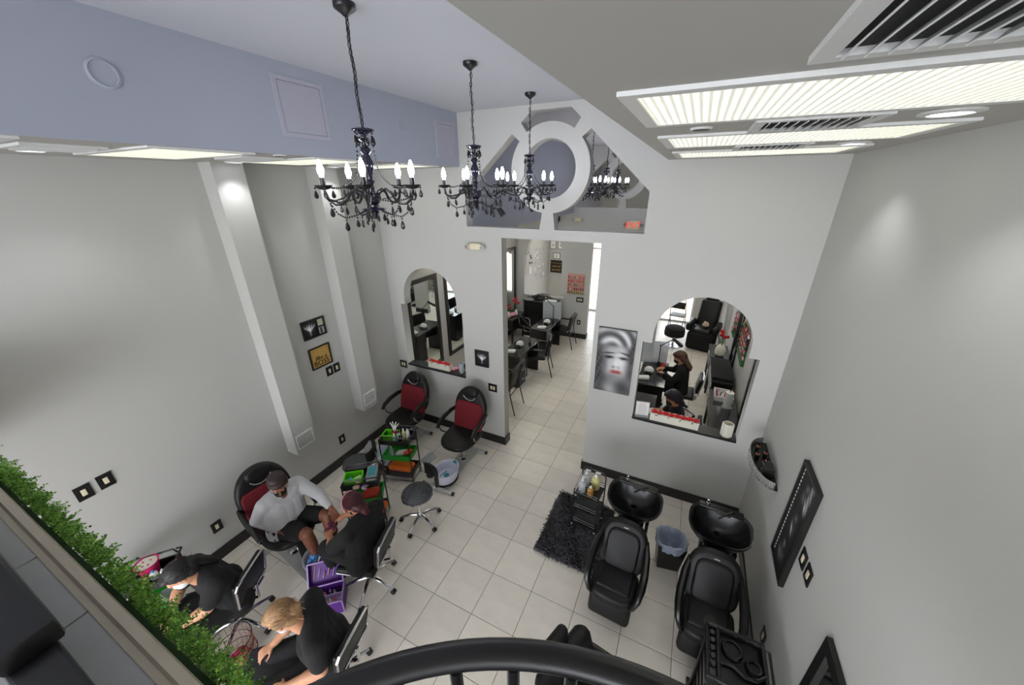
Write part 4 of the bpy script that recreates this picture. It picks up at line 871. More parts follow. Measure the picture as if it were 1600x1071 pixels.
for k in range(5): MB().lathe([(.014, 0), (.02, .014), (.014, .022)], 14, c=(-W/2+.036, .13-k*.055, .83)).o('tool_hole', DGREY, t)
for sy in (-1, 1): MB().lathe([(.03, 0), (.04, .0), (.042, .03), (.032, .03)], 18, c=(-W/2+.02, sy*(D/2+.02), .82)).o('dryer_ring', PLAST, t)
for sx in (-1, 1):
    for sy in (-1, 1): q = MB().rbox((sx*(W/2-.02), sy*(D/2-.03), .44), (.03, .03, .76), .006, 1).o('post', PLAST, t); caster(MB(), sx*(W/2), sy*(D/2), .03).o('caster', PLAST, q)
for k in range(5): q = basket(MB(), (0, 0, .14+k*.13), W-.06, D-.04, .09).o('drawer', PLAST, t); MB().rbox((0, -D/2+.0, .2+k*.13), (.12, .03, .02), .006).o('pull', PLAST, q)
MB().rbox((0, 0, .075), (W, D, .03), .01).o('bottom_shelf', PLAST, t)
MB().tube([(W/2, -D/2+.03, .85), (W/2+.035, -D/2+.04, .86), (W/2+.035, D/2-.04, .86), (W/2, D/2-.03, .85)], .009, 8).o('handle', PLAST, t)
t = thing('styling_chair', 'black styling chair seen from above behind the curved railing', 'chair', (2.72, -.07, 0), R(70)); t.scale = (1.1, 1.1, 1.04)
MB().lathe([(.3, 0), (.3, .02), (.06, .045), (.05, .06), (.05, .36), (.1, .38), (.1, .4)], 28).o('pump_base', CHROME, t)
MB().rbox((0, -.02, .46), (.52, .5, .12), .05, 3).o('seat', VINYL, t)
MB().rbox((0, .27, .72), (.52, .11, .5), .055, 3, rot=Euler((R(-14), 0, 0)).to_matrix(), fn=lambda p: (p.x*(1-.35*max(0, p.z)), p.y-.6*(p.x**2), p.z)).o('backrest', VINYL, t)
MB().rbox((.0, .355, 1.0), (.2, .08, .13), .038, 3).o('headrest', VINYL, t)
for sx in (-1, 1): MB().tube([(sx*.27, .26, .7), (sx*.3, .1, .7), (sx*.3, -.12, .68), (sx*.29, -.2, .6), (sx*.26, -.18, .46)], [.03, .034, .034, .03, .026], 10).o('armrest', PLAST, t)
# ------------------------------------------------------------------ people: one continuous body mesh each, clothes and hair as children
def fuse(o, vox, it=6):
    r = o.modifiers.new('fuse', 'REMESH'); r.mode = 'VOXEL'; r.voxel_size = vox; r.use_smooth_shade = True
    s_ = o.modifiers.new('soften', 'SMOOTH'); s_.factor = .5; s_.iterations = it; return o
def chain(b, pts, rs, n=12):
    for i in range(len(pts)-1): b.cap(pts[i], pts[i+1], rs[i], rs[i+1], n)
def torso(b, J, g_, w_=1):
    pe, ch, ne = J['pelvis'], J['chest'], J['neck']; sd = (J['shL']-J['shR']).normalized(); hd = (J['hipL']-J['hipR']).normalized()
    for k in (-1, 0, 1):
        b.cap(pe+hd*.085*k*w_, ch+sd*.075*k*w_, .1*w_+g_, .098*w_+g_, 14)
        b.cap(pe+hd*.1*k*w_+V((0, 0, -.03)), pe+hd*.085*k*w_+V((0, 0, .05)), .1*w_+g_, .1*w_+g_, 14)
    mid = (J['shL']+J['shR'])/2
    b.cap(J['shL'], mid+V((0, 0, .03)), .058+g_, .07+g_); b.cap(J['shR'], mid+V((0, 0, .03)), .058+g_, .07+g_)
    for s_ in ('shL', 'shR'): b.cap(J[s_]*.6+mid*.4, ch, .075+g_, .095*w_+g_)
def hand(b, wr, d, nrm, side, curl=.5):
    d = d.normalized(); nrm = (nrm-d*nrm.dot(d)).normalized(); s_ = d.cross(nrm)*side; k0 = wr+d*.085
    for i in range(4): b.cap(wr+d*.015+s_*(i-1.5)*.011, k0+s_*(i-1.5)*.02, .014, .0105, 8)
    for i, l in enumerate((.066, .075, .07, .054)):
        p0 = k0+s_*(1.5-i)*.02; p1 = p0+(d*math.cos(curl)-nrm*math.sin(curl))*l*.5+s_*(1.5-i)*.003; p2 = p1+(d*math.cos(curl*2)-nrm*math.sin(curl*2))*l*.5
        b.cap(p0, p1, .0092, .0085, 8); b.cap(p1, p2, .0085, .0072, 8)
    p0 = wr+d*.03+s_*.026; p1 = p0+(d*.6+s_*.75-nrm*.3).normalized()*.042; p2 = p1+(d*.9+s_*.2-nrm*.4).normalized()*.032
    b.cap(p0, p1, .0115, .0098, 8); b.cap(p1, p2, .0098, .008, 8)
def person(label, J, skin, face, top, top_m, sleeve, legs, leg_m, legcut, shoes, hairfn, hair_m, mask_m, w_=1, hands=True, vox=.0065, tied=True):
    J = {k: V(v) for k, v in J.items()}
    root = V((J['pelvis'].x, J['pelvis'].y, 0)); J = {k: v-root for k, v in J.items()}
    t = thing('person', label, 'person', root)
    hd = J['head']; f_ = V(face).normalized(); r_ = f_.cross(V((0, 0, 1))).normalized(); u_ = r_.cross(f_); HR = M((r_, f_, u_)).transposed()
    def H(x, y, z): return hd+r_*x+f_*y+u_*z
    b = MB(); torso(b, J, 0, w_)
    b.cap(J['neck']+V((0, 0, -.05)), hd-u_*.03-f_*.015, .056, .05)
    b.ell(H(0, -.012, .022), (.076, .095, .094), rot=HR); b.ell(H(0, .014, -.045), (.056, .066, .07), rot=HR); b.ell(H(0, .05, -.085), (.026, .026, .024), rot=HR)
    b.cap(H(0, .082, .012), H(0, .098, -.022), .01, .014, 8); b.cap(H(0, .083, -.06), H(0, .084, -.064), .02, .018, 8)
    for sx in (-1, 1): b.ell(H(sx*.078, -.008, -.005), (.01, .02, .032), rot=HR); b.cap(H(sx*.02, .08, .03), H(sx*.05, .066, .032), .011, .009, 8)
    for s_, sg in (('L', 1), ('R', -1)):
        chain(b, [J['sh'+s_], J['el'+s_], J['wr'+s_]], [.052*w_, .041*w_, .028])
        d = J['hd'+s_]+root if False else (J['hd'+s_]-J['wr'+s_])
        b.cap(J['el'+s_].lerp(J['wr'+s_], .2), J['el'+s_].lerp(J['wr'+s_], .45), .043*w_, .04*w_)
        if hands: hand(b, J['wr'+s_], d, V((0, 0, 1)), sg)
        chain(b, [J['hip'+s_], J['kn'+s_], J['an'+s_]], [.086*w_, .06*w_, .04]); b.cap(J['kn'+s_].lerp(J['an'+s_], .2), J['kn'+s_].lerp(J['an'+s_], .4), .058*w_, .055*w_)
        td = (J['to'+s_]-J['an'+s_]); b.cap(J['an'+s_]+V((0, 0, -.03))-td.normalized()*.02, J['an'+s_]+td*.6+V((0, 0, -.03)), .035, .034); b.cap(J['an'+s_]+td*.6+V((0, 0, -.03)), J['to'+s_], .036, .024)
    fuse(b.o('body', skin, t), vox)
    b = MB(); torso(b, J, .016, w_)
    for s_ in 'LR':
        if sleeve <= 1: chain(b, [J['sh'+s_], J['sh'+s_].lerp(J['el'+s_], sleeve)], [.07*w_, .064*w_])
        else: chain(b, [J['sh'+s_], J['el'+s_], J['el'+s_].lerp(J['wr'+s_], sleeve-1)], [.069*w_, .058*w_, .044])
    fuse(b.o(top, top_m, t), .01)
    b = MB()
    for s_ in 'LR':
        if legcut <= 1: chain(b, [J['hip'+s_], J['hip'+s_].lerp(J['kn'+s_], legcut)], [.105*w_, .088*w_])
        else: chain(b, [J['hip'+s_], J['kn'+s_], J['kn'+s_].lerp(J['an'+s_], legcut-1)], [.104*w_, .076*w_, .062])
    pe = J['pelvis']; q = (J['hipL']-J['hipR']).normalized()
    for k in (-1, 1): b.cap(pe+q*.09*k*w_+V((0, 0, -.04)), pe+q*.08*k*w_+V((0, 0, .08)), .122*w_, .118*w_)
    fuse(b.o(legs, leg_m, t), .01)
    if shoes:
        for s_ in 'LR':
            b = MB(); td = (J['to'+s_]-J['an'+s_]); td.z = 0; td = td.normalized()*.17; a = J['an'+s_].copy(); a.z = .045
            b.cap(a-td*.25, a+td*.5, .043, .042); b.cap(a+td*.5, a+td+V((0, 0, -.008)), .042, .03); b.cap(a, a+V((0, 0, .04)), .042, .042); fuse(b.o('shoe', shoes, t), .009, 3)
    b = MB(); hairfn(b, H, HR); ho = fuse(b.o('hair', hair_m, t), .006, 2)
    b = MB(); rr = random.Random(len(label)); tgt = V((0, -.125, -.01)) if tied else V((0, -.09, -.13))
    for k in range(170):                       # strands combed over the crown
        a = R(rr.uniform(-12, 192)); st_ = V((.086*math.cos(a)+rr.gauss(0, .004), .045-.05*abs(math.cos(a)), .035+.075*math.sin(a)+rr.uniform(-.02, .004))); en = tgt+V((rr.gauss(0, .025), rr.gauss(0, .01), rr.gauss(0, .025))); P = []
        for i in range(7):
            f = i/6; p = st_.lerp(en, f)+V((0, 0, .03*math.sin(f*PI)*(st_.z > .05))); c_ = V((0, -.03, .03)); e = p-c_; q_ = math.sqrt((e.x/.092)**2+(e.y/.104)**2+(e.z/.096)**2)
            if q_ < 1: p = c_+e/max(q_, .3)
            P.append(H(*p))
        b.tube(P, [.0012, .0026, .003, .003, .003, .0026, .0015], 4)
    sm = b.o('hair_strands', hair_m, ho); sm['kind'] = 'stuff'
    b = MB(); b.ell(H(0, .045, -.052), (.058, .062, .046), rot=HR); b.ell(H(0, .06, -.035), (.035, .052, .035), rot=HR)
    m_ = fuse(b.o('face_mask', mask_m, t), .006, 4)
    for sx in (-1, 1): MB().tube([H(sx*.05, .07, -.03), H(sx*.076, .03, -.01), H(sx*.087, -.012, .01)], .0018, 5).o('ear_loop', mask_m, m_)
    for sx in (-1, 1): e = MB().ell(H(sx*.032, .079, .016), (.009, .005, .0045), 10, 7, HR).o('eye', WHITE, t); MB().ell(H(sx*.032, .0835, .015), (.004, .0015, .004), 8, 5, HR).o('iris', BLK, e)
    return t, H, HR, root
def hair_mat(n, c, v=.35):
    m = mat(n, c, .55, var=v, scale=9, bump=.1)
    N = m.node_tree.nodes; L = m.node_tree.links; g_ = N.new('ShaderNodeNewGeometry'); mr = N.new('ShaderNodeMapRange'); mr.inputs['To Min'].default_value = .6; mr.inputs['To Max'].default_value = 1.45; hs = N.new('ShaderNodeHueSaturation'); b_ = N['Principled BSDF']; src = b_.inputs['Base Color'].links[0].from_socket
    L.new(g_.outputs['Random Per Island'], mr.inputs['Value']); L.new(mr.outputs[0], hs.inputs['Value']); L.new(src, hs.inputs['Color']); L.new(hs.outputs[0], b_.inputs['Base Color']); return m
def cap_hair(b, H, HR, up_=.0): b.ell(H(0, -.03, .042), (.088, .1, .09), rot=HR); b.ell(H(0, -.06, -.01), (.08, .065, .09), rot=HR); b.ell(H(0, .028, .085), (.07, .055, .035), rot=HR)
# seated client
def hair_client(b, H, HR): cap_hair(b, H, HR); b.ell(H(0, -.03, .07), (.088, .095, .075), rot=HR)
person('seated client in light grey cardigan and black face mask', dict(pelvis=(-.74, .13, .57), chest=(-.71, .13, .88), neck=(-.665, .125, 1.05), head=(-.6, .09, 1.18), shL=(-.69, .31, .98), shR=(-.71, -.05, .98), elL=(-.5, .39, .82), elR=(-.84, -.1, .76), wrL=(-.3, .36, .74), wrR=(-.66, -.02, .64), hdL=(-.2, .33, .7), hdR=(-.56, .02, .6), hipL=(-.74, .22, .56), hipR=(-.74, .04, .56), knL=(-.38, .34, .62), knR=(-.4, .1, .58), anL=(-.2, .25, .36), anR=(-.36, .13, .17), toL=(-.08, .22, .42), toR=(-.22, .13, .11)),
       SKIND, (.72, -.42, -.42), 'cardigan', KNIT, 1.8, 'shorts', FABK, .72, None, hair_client, hair_mat('hair_dark_auburn', (42, 20, 22)), FABK, 1.08, tied=False)
cl = bpy.data.objects['cardigan'].parent
MB().rbox((.163, 0, .3), (.03, .14, .36), .014, 3, rot=Euler((0, R(-6), 0)).to_matrix()).o('dark_top', FABK, cl)
# red-haired pedicurist
def hair_ped(b, H, HR): cap_hair(b, H, HR); b.ell(H(0, -.085, -.03), (.065, .05, .09), rot=HR); b.ell(H(0, -.095, -.1), (.04, .035, .06), rot=HR)
_, H, HR, rt_ = person('pedicurist in black with dark red hair and pale headband', dict(pelvis=(.3, .26, .54), chest=(.29, .29, .82), neck=(.23, .31, .96), head=(.165, .32, 1.05), shL=(.27, .12, .9), shR=(.27, .48, .9), elL=(.08, .05, .7), elR=(.06, .52, .72), wrL=(-.12, .17, .62), wrR=(-.12, .4, .68), hdL=(-.22, .22, .6), hdR=(-.22, .34, .66), hipL=(.3, .17, .54), hipR=(.3, .35, .54), knL=(-.1, .1, .54), knR=(-.06, .42, .54), anL=(-.12, .14, .1), anR=(-.04, .44, .1), toL=(-.28, .1, .04), toR=(-.2, .44, .04)),
       SKINM, (-.75, .0, -.66), 'black_tunic', FABK, .9, 'trousers', FABK, 1.92, BLK, hair_ped, hair_mat('hair_dark_red', (60, 8, 14)), FABK, 1.15)
hb = MB().tube([H(.094*math.cos(R(a)), .02-.02*math.sin(R(a)), .03+.1*math.sin(R(a))) for a in range(-20, 201, 20)], .014, 8, flat=.5).o('headband', PINKT, bpy.data.objects['black_tunic'].parent)
glob('floral_towel', 'floral towel held over the client foot by pedicurist', 'towel', (-.2, .26, .5), .09, mat('floral_print', (120, 66, 78), .9, var=.95, scale=26), None, 8, 12)
# worker with dark hair bun
def hair_w1(b, H, HR): cap_hair(b, H, HR); b.ell(H(0, -.105, -.0), (.06, .05, .055), rot=HR); b.cap(H(.01, -.12, -.03), H(.03, -.12, -.13), .042, .034); b.cap(H(.03, -.12, -.13), H(.05, -.1, -.22), .034, .022)
_, H, HR, _r = person('worker in black with dark hair bun beside the hedge', dict(pelvis=(-.5, -.58, .55), chest=(-.49, -.66, .85), neck=(-.49, -.73, 1.0), head=(-.49, -.815, 1.1), shL=(-.33, -.69, .95), shR=(-.66, -.67, .95), elL=(-.36, -.79, .74), elR=(-.78, -.8, .74), wrL=(-.5, -.95, .64), wrR=(-.68, -.93, .65), hdL=(-.57, -1.02, .62), hdR=(-.62, -1.02, .62), hipL=(-.41, -.6, .55), hipR=(-.59, -.56, .55), knL=(-.4, -1.0, .55), knR=(-.7, -.97, .55), anL=(-.42, -.96, .1), anR=(-.7, -.92, .1), toL=(-.43, -1.12, .04), toR=(-.73, -1.07, .04)),
       SKINL, (-.25, -.72, -.65), 'black_shirt', FABK, .75, 'trousers', FABK, 1.92, BLK, hair_w1, hair_mat('hair_black', (20, 17, 18)), WHITE, 1.12)
MB().ell(H(.02, -.1, .09), (.014, .01, .01), 8, 6, HR).o('hair_clip', PINK, bpy.data.objects['black_shirt'].parent)
wt = bpy.data.objects['black_shirt'].parent; MB().tube([V((-.47, -.91, .655))-_r+V((.03*math.cos(R(a)), .012*math.sin(R(a)), .03*math.sin(R(a)))) for a in range(0, 360, 30)], .007, 6, True).o('wrist_watch', BLK, wt)
# blonde worker
def hair_w2(b, H, HR): cap_hair(b, H, HR); b.ell(H(0, -.115, -.005), (.04, .04, .04), rot=HR); b.ell(H(.01, -.145, -.01), (.024, .02, .024), rot=HR)
person('blonde worker in black with hair tied back beside curved railing', dict(pelvis=(.7, -.5, .55), chest=(.675, -.56, .87), neck=(.645, -.605, 1.03), head=(.58, -.675, 1.14), shL=(.81, -.65, .96), shR=(.52, -.43, .96), elL=(.84, -.67, .71), elR=(.37, -.54, .74), wrL=(.66, -.83, .65), wrR=(.34, -.7, .68), hdL=(.57, -.89, .64), hdR=(.3, -.8, .66), hipL=(.77, -.57, .55), hipR=(.63, -.43, .55), knL=(.5, -.9, .55), knR=(.33, -.72, .55), anL=(.5, -.9, .1), anR=(.36, -.76, .1), toL=(.4, -1.02, .04), toR=(.24, -.86, .04)),
       SKINL, (-.62, -.4, -.67), 'black_tee', FABK, .7, 'trousers', FABG, 1.92, BLK, hair_w2, hair_mat('hair_blonde', (158, 122, 84), .45), mat('mask_blue', (196, 206, 214), .8, var=.04), 1.08)
b2t = bpy.data.objects['black_tee'].parent
MB(M.Translation((-.27, -.28, .6)) @ M.Rotation(R(45), 4, 'Z')).rbox((0, 0, 0), (.46, .42, .05), .024, 3, fn=lambda p: (p.x, p.y, p.z-.9*abs(p.x)**1.8+.012*math.sin(p.x*24+p.y*9))).o('lap_apron', FABG, b2t)
# people in the back room
def hair_long(b, H, HR): cap_hair(b, H, HR); [b.cap(H(x, -.07, 0), H(x*1.1, -.1, -.24), .04, .028) for x in (-.05, 0, .05)]
person('woman in black with long brown hair working at back room desk', dict(pelvis=(3.0, 5.1, .5), chest=(2.98, 5.1, .83), neck=(2.94, 5.09, .99), head=(2.88, 5.08, 1.12), shL=(2.96, 4.93, .93), shR=(2.96, 5.27, .93), elL=(2.84, 4.88, .74), elR=(2.84, 5.36, .74), wrL=(2.68, 5.02, .79), wrR=(2.66, 5.25, .79), hdL=(2.58, 5.08, .79), hdR=(2.57, 5.2, .79), hipL=(3.0, 5.02, .5), hipR=(3.0, 5.18, .5), knL=(2.62, 5.0, .52), knR=(2.62, 5.2, .52), anL=(2.66, 5.0, .1), anR=(2.66, 5.2, .1), toL=(2.52, 5.0, .04), toR=(2.52, 5.2, .04)),
       SKINL, (-.85, .1, -.5), 'black_jacket', FABK, 1.85, 'trousers', FABK, 1.92, BLK, hair_long, hair_mat('hair_brown', (96, 62, 42), .4), FABK, 1, True, .009)
person('person with black bobbed hair behind the red rose planter', dict(pelvis=(2.98, 3.62, .5), chest=(2.95, 3.6, .86), neck=(2.92, 3.58, 1.02), head=(2.86, 3.55, 1.15), shL=(2.93, 3.42, .95), shR=(2.93, 3.76, .95), elL=(2.8, 3.36, .74), elR=(2.8, 3.84, .74), wrL=(2.62, 3.48, .78), wrR=(2.62, 3.74, .78), hdL=(2.53, 3.5, .78), hdR=(2.53, 3.72, .78), hipL=(2.98, 3.54, .5), hipR=(2.98, 3.7, .5), knL=(2.6, 3.5, .52), knR=(2.6, 3.7, .52), anL=(2.64, 3.5, .1), anR=(2.64, 3.7, .1), toL=(2.5, 3.5, .04), toR=(2.5, 3.7, .04)),
       SKINM, (-.8, .15, -.55), 'black_blouse', FABK, .9, 'trousers', FABK, 1.92, BLK, hair_ped, hair_mat('hair_black_plum', (28, 18, 28), .4), FABK, 1, True, .009)
# ------------------------------------------------------------------ things standing on the two sills
def rose(b0, t, x, z, y, r, i):
    rr = random.Random(i); p = MB()
    for k in range(9):
        a = k*2.4; q = r*(.15+.085*k); p.ell((x+q*.75*math.cos(a), y+q*.75*math.sin(a), z+r*.35-k*.035*r), (r*.42, r*.42, r*.3), 8, 6, Euler((math.sin(a)*.7, -math.cos(a)*.7, 0)).to_matrix())
    return p.o('rose', REDR, t)
def planter(loc, w_, n, lab, rz=0):
    t = thing('rose_planter', lab, 'planter', loc, rz, 'rose planters on the sills'); basket(MB(), (0, 0, 0), w_, .09, .1, .008).b2(-w_/2+.01, w_/2-.01, -.035, .035, .01, .085).o('trough', CREAM, t)
    for i in range(n): rose(None, t, -w_/2+(i+.5)*w_/n, .105+.012*(i % 2), .014*(-1)**i-.012, .045, i)
    for i in range(n-1): MB().ell((-w_/2+(i+1)*w_/n, -.05+.02*(i % 2), .09), (.022, .012, .006), 8, 5, Euler((.5, .3*i, i)).to_matrix()).o('leaf', LEAFG, t)
    return t
planter((2.91, 2.98, 1.118), .56, 8, 'long white planter of red roses on right arch sill'); planter((-.72, 2.985, 1.118), .42, 6, 'white planter of red roses on left arch sill')
t = thing('sign_holder', 'clear acrylic holder with printed sheet on right arch sill', 'sign holder', (2.52, 2.985, 1.118), R(10))
MB().box((0, .02, .095), (.17, .004, .19), Euler((R(-12), 0, 0)).to_matrix()).o('acrylic_back', CLEAR, t); MB().box((0, .0145, .097), (.155, .002, .17), Euler((R(-12), 0, 0)).to_matrix()).o('printed_sheet', PAPER, t); MB().b2(-.085, .085, -.05, .04, 0, .004).o('acrylic_foot', CLEAR, t)
for k in range(7): MB().box((0, .0105+.0042*(k-3), .03+k*.021), (.11 if k < 6 else .08, .001, .005), Euler((R(-12), 0, 0)).to_matrix()).o('printed_line', ROSEG if k == 6 else GREY, t)
t = thing('ribbed_vase', 'cream ribbed cylinder vase at the right end of right arch sill', 'vase', (3.5, 2.98, 1.118))
MB().lathe([(.055, 0), (.06, .01), (.06, .165), (.055, .175), (.05, .175), (.05, .02), (0, .02)], 24).o('vase_wall', CREAM, t); me = MB().cap((.061, 0, .012), (.061, 0, .163), .0045, n=6).mesh('rib', CREAM)
for k in range(18): inst('rib', me, t, rot=(0, 0, R(k*20)))
t = thing('crystal_vase', 'clear faceted vase at the right end of left arch sill', 'vase', (-.3, 2.99, 1.118)); MB().lathe([(.03, 0), (.045, .06), (.035, .13), (.05, .18), (.045, .18), (.03, .13), (.04, .06), (.0, .01)], 10).o('vase_wall', CLEAR, t)
glob('pink_tissue', 'crumpled pink tissue behind the left rose planter', 'tissue', (-.45, 3.03, 1.118), .05, PINKT, None, 6, 21)

# ------------------------------------------------------------------ back room
def wall_mirror(y0, y1, z0, z1, x, rz, lab):
    t = thing('framed_mirror', lab, 'mirror', (x, (y0+y1)/2, z0), rz, 'black framed wall mirrors'); w_ = y1-y0; h = z1-z0
    frame_box(MB(), w_, h, .075, .03).o('frame', BLK, t); MB().b2(-w_/2+.075, w_/2-.075, -.012, 0, .075, h-.075).o('mirror_glass', MIRR, t)
for y0, l in ((3.27, 'black framed mirror seen through left arch, left one'), (4.37, 'black framed mirror seen through left arch, right one'), (5.6, 'black framed mirror on left wall hidden beside doorway'), (6.83, 'black framed mirror seen through doorway above the pink towels')): wall_mirror(y0, y0+.87, .58, 2.42, lw, RL, l)
for y0, y1, l in ((3.2, 4.25, 'black framed mirror at the right edge of right arch'), (6.0, 6.55, 'narrow black framed mirror behind the orchid vase')): wall_mirror(y0, y1, .5, 2.3, rw, RR_, l)
def armchair(loc, rz, lab):
    t = thing('arm_chair', lab, 'chair', loc, rz, 'black customer armchairs')        # faces local -y
    MB().rbox((0, -.02, .44), (.46, .45, .08), .035, 3).o('seat', VINYL, t); MB().rbox((0, .25, .7), (.44, .05, .4), .025, 3, rot=Euler((R(-12), 0, 0)).to_matrix()).o('backrest', VINYL, t)
    for k in range(3): MB().rbox((0, .225+.022*k, .6+k*.1), (.4, .03, .02), .01, 1).o('back_seam', VINYL, t)
    for sx in (-1, 1):
        MB().tube([(sx*.25, -.2, 0), (sx*.25, -.2, .62), (sx*.25, -.15, .65), (sx*.25, .16, .65), (sx*.23, .26, .62)], .011, 8).o('front_leg', BLKM, t)
        MB().tube([(sx*.23, .36, 0), (sx*.22, .26, .44), (sx*.21, .27, .6), (sx*.2, .33, .86)], .011, 8).o('rear_leg', BLKM, t)
        MB().rbox((sx*.25, .0, .665), (.05, .3, .03), .012).o('arm_pad', PLAST, t)
    MB().cyl((-.22, .27, .4), (.22, .27, .4), .009, n=8).cyl((-.25, -.18, .4), (.25, -.18, .4), .009, n=8).o('cross_rail', BLKM, t)
    return t
ac = armchair((.02, 5.5, 0), R(-74), 'black armchair at the nearer manicure table, seen through doorway')
dup(ac, (.03, 7.2, 0), R(-88), 'black armchair at the farther manicure table beside the chart wall'); dup(ac, (-.06, 3.93, 0), R(-88), 'black armchair half hidden by the left door jamb'); dup(ac, (2.08, 4.75, 0), R(90), 'black armchair left of the woman desk, seen through right arch')
GLT = mat('smoked_glass_top', (44, 44, 46), .12, var=.05, spec=.8)
def table(loc, rz, L_, lab):
    t = thing('manicure_table', lab, 'table', loc, rz, 'black manicure tables')          # long side along local y, origin at near end
    MB().rbox((0, L_/2, .735), (.46, L_, .03), .006, 1).o('table_top', GLT, t)
    q = MB().b2(-.2, .2, .02, .34, .02, .72).o('cabinet', BLK, t)
    for k in range(3): d = MB().b2(.2, .212, .035, .325, .05+k*.23, .26+k*.23).o('drawer', BLK, t); MB().rbox((.22, .18, .16+k*.23), (.016, .1, .014), .005, 1).o('pull', CHROME, d)
    MB().b2(-.2, .2, L_-.08, L_-.05, 0, .72).o('end_panel', BLK, t)
    return t
def desk_lamp(loc, rz, lab):
    t = thing('desk_lamp', lab, 'lamp', loc, rz, 'jointed desk lamps'); MB().lathe([(.03, 0), (.03, .05), (.012, .06)], 14).o('clamp', BLKM, t); MB().cap((0, 0, .05), (0, .02, .4), .009, .009, 8).o('lower_arm', BLKM, t); MB().cap((0, .02, .4), (-.25, 0, .62), .009, .009, 8).o('upper_arm', BLKM, t)
    MB().cap((-.25, 0, .62), (-.42, 0, .56), .03, .035, 12).o('lamp_head', BLKM, t); MB().ell((0, .02, .4), .016, 10, 7).o('joint', BLKM, t); return t
def dryer(loc, lab): t = thing('nail_fan', lab, 'dryer', loc, 0, 'round white nail fans'); MB().lathe([(.06, 0), (.085, .03), (.08, .07), (.05, .1), (0, .105)], 18).o('dome', WHITE, t); MB().rbox((0, -.08, .03), (.1, .03, .04), .01).o('vent_mouth', DGREY, t); return t
def screen(loc, rz, lab): t = thing('sneeze_guard', lab, 'screen', loc, rz, 'clear acrylic screens'); MB().b2(-.24, .24, -.002, .002, .0, .45).o('acrylic_sheet', CLEAR, t); [MB().b2(s_*.2-.02, s_*.2+.02, -.06, .06, 0, .006).o('foot', CLEAR, t) for s_ in (-1, 1)]; return t
tb = table((-.24, 4.62, 0), R(-3), 1.05, 'black manicure table nearer the doorway'); dup(tb, (-.24, 6.18, 0), R(-2), 'black manicure table farther through the doorway')
dup(tb, (2.5, 4.55, 0), R(0), 'black manicure table of the brown haired woman, through right arch'); dup(tb, (2.42, 3.2, 0), R(0), 'black manicure table just behind the right arch sill')
for x, y, l in ((-.28, 4.76, 'white folded towel on the nearer manicure table'), (-.2, 6.33, 'white folded towel on the farther manicure table'), (2.36, 4.75, 'pale blue folded towel on the woman desk'), (2.5, 3.45, 'white rolled towel behind the acrylic holder')): towel((x, y, .75), .3, (.2, .13, .05), CLOTHW, l, 'towels on manicure tables')
desk_lamp((-.08, 5.32, .75), R(0), 'black jointed desk lamp on the nearer manicure table'); desk_lamp((-.1, 6.85, .75), R(0), 'black jointed desk lamp on the farther manicure table'); desk_lamp((2.55, 5.45, .75), R(140), 'black jointed desk lamp on the woman desk')
for x, y, l in ((-.24, 5.15, 'round white nail fan on the nearer manicure table'), (-.2, 6.7, 'round white nail fan on the farther manicure table'), (2.42, 5.05, 'round white nail fan on the woman desk'), (2.62, 3.62, 'round white nail fan beside the black bobbed person')): dryer((x, y, .75), l)
screen((2.45, 5.5, .75), R(15), 'clear acrylic screen standing on the woman desk'); screen((-.22, 7.1, .75), R(8), 'clear acrylic screen on the farther manicure table')
bottle('red_cup', 'small red cup on the woman desk', (2.64, 5.3, .75), .035, .12, REDR, REDR, None)
dup(tc, (3.02, 5.1, 0), R(-90), 'black task chair under the brown haired woman'); dup(tc, (3.0, 3.62, 0), R(-90), 'black task chair under the black bobbed person')
# left wall counter with vases
def counter(x0, x1, y0, y1, h, lab, drawers=0):
    t = thing('black_counter', lab, 'counter', ((x0+x1)/2, (y0+y1)/2, 0), 0, 'black wall counters'); a, b_ = (x1-x0)/2, (y1-y0)/2
    MB().rbox((0, 0, h-.015), (2*a, 2*b_, .03), .005, 1).o('counter_top', GLT, t); MB().b2(-a+.02, a-.02, -b_+.02, b_-.02, h*.62, h-.03).o('apron_box', BLK, t)
    for sx in (-1, 1):
        for sy in (-1, 1): MB().b2(sx*(a-.05)-.02, sx*(a-.05)+.02, sy*(b_-.05)-.02, sy*(b_-.05)+.02, 0, h*.62).o('leg', BLK, t)
    return t
counter(-1.52, -1.1, 6.6, 7.38, .72, 'black counter with pink towels under the left wall mirror')
counter(3.42, 3.8, 3.35, 5.0, .7, 'black counter along right wall nearest the arch'); counter(3.44, 3.8, 5.1, 6.15, .78, 'black cloth covered counter behind the white tray'); counter(3.44, 3.8, 6.25, 7.0, .74, 'black counter with the round cream vase')
def flowers(loc, r, h, vm, fm, n, lab, tall=.3):
    t = thing('flower_vase', lab, 'vase', loc, 0, 'vases with red flowers'); MB().lathe([(r*.5, 0), (r*.9, h*.15), (r, h*.45), (r*.8, h*.75), (r*.4, h*.95), (r*.45, h), (r*.35, h), (0, h*.6)], 20).o('vase', vm, t)
    for k in range(n):
        a = k*2.1; tip = (.07*math.cos(a)*(.4+.2*k), .05*math.sin(a)*(.4+.2*k), h+tall*(.55+.45*((k*37) % 10)/10)); MB().tube([(0, 0, h*.7), (tip[0]*.3, tip[1]*.3, h+tall*.4), tip], .003, 5).o('flower_stem', LEAFG, t)
        b = MB(); [b.ell((tip[0]+.02*math.cos(j*1.26), tip[1]+.012*math.sin(j*2), tip[2]+.02*math.sin(j*1.26)), (.018, .01, .018), 8, 5) for j in range(5)]; b.o('blossom', fm, t)
flowers((-1.3, 6.75, .72), .045, .17, WHITE, REDR, 3, 'left white bottle vase with dark red flowers before wall mirror', .2); flowers((-1.2, 7.0, .72), .045, .18, WHITE, mat('crimson_orchid', (208, 24, 66), .5, var=.1), 6, 'right white bottle vase with crimson orchid', .3)
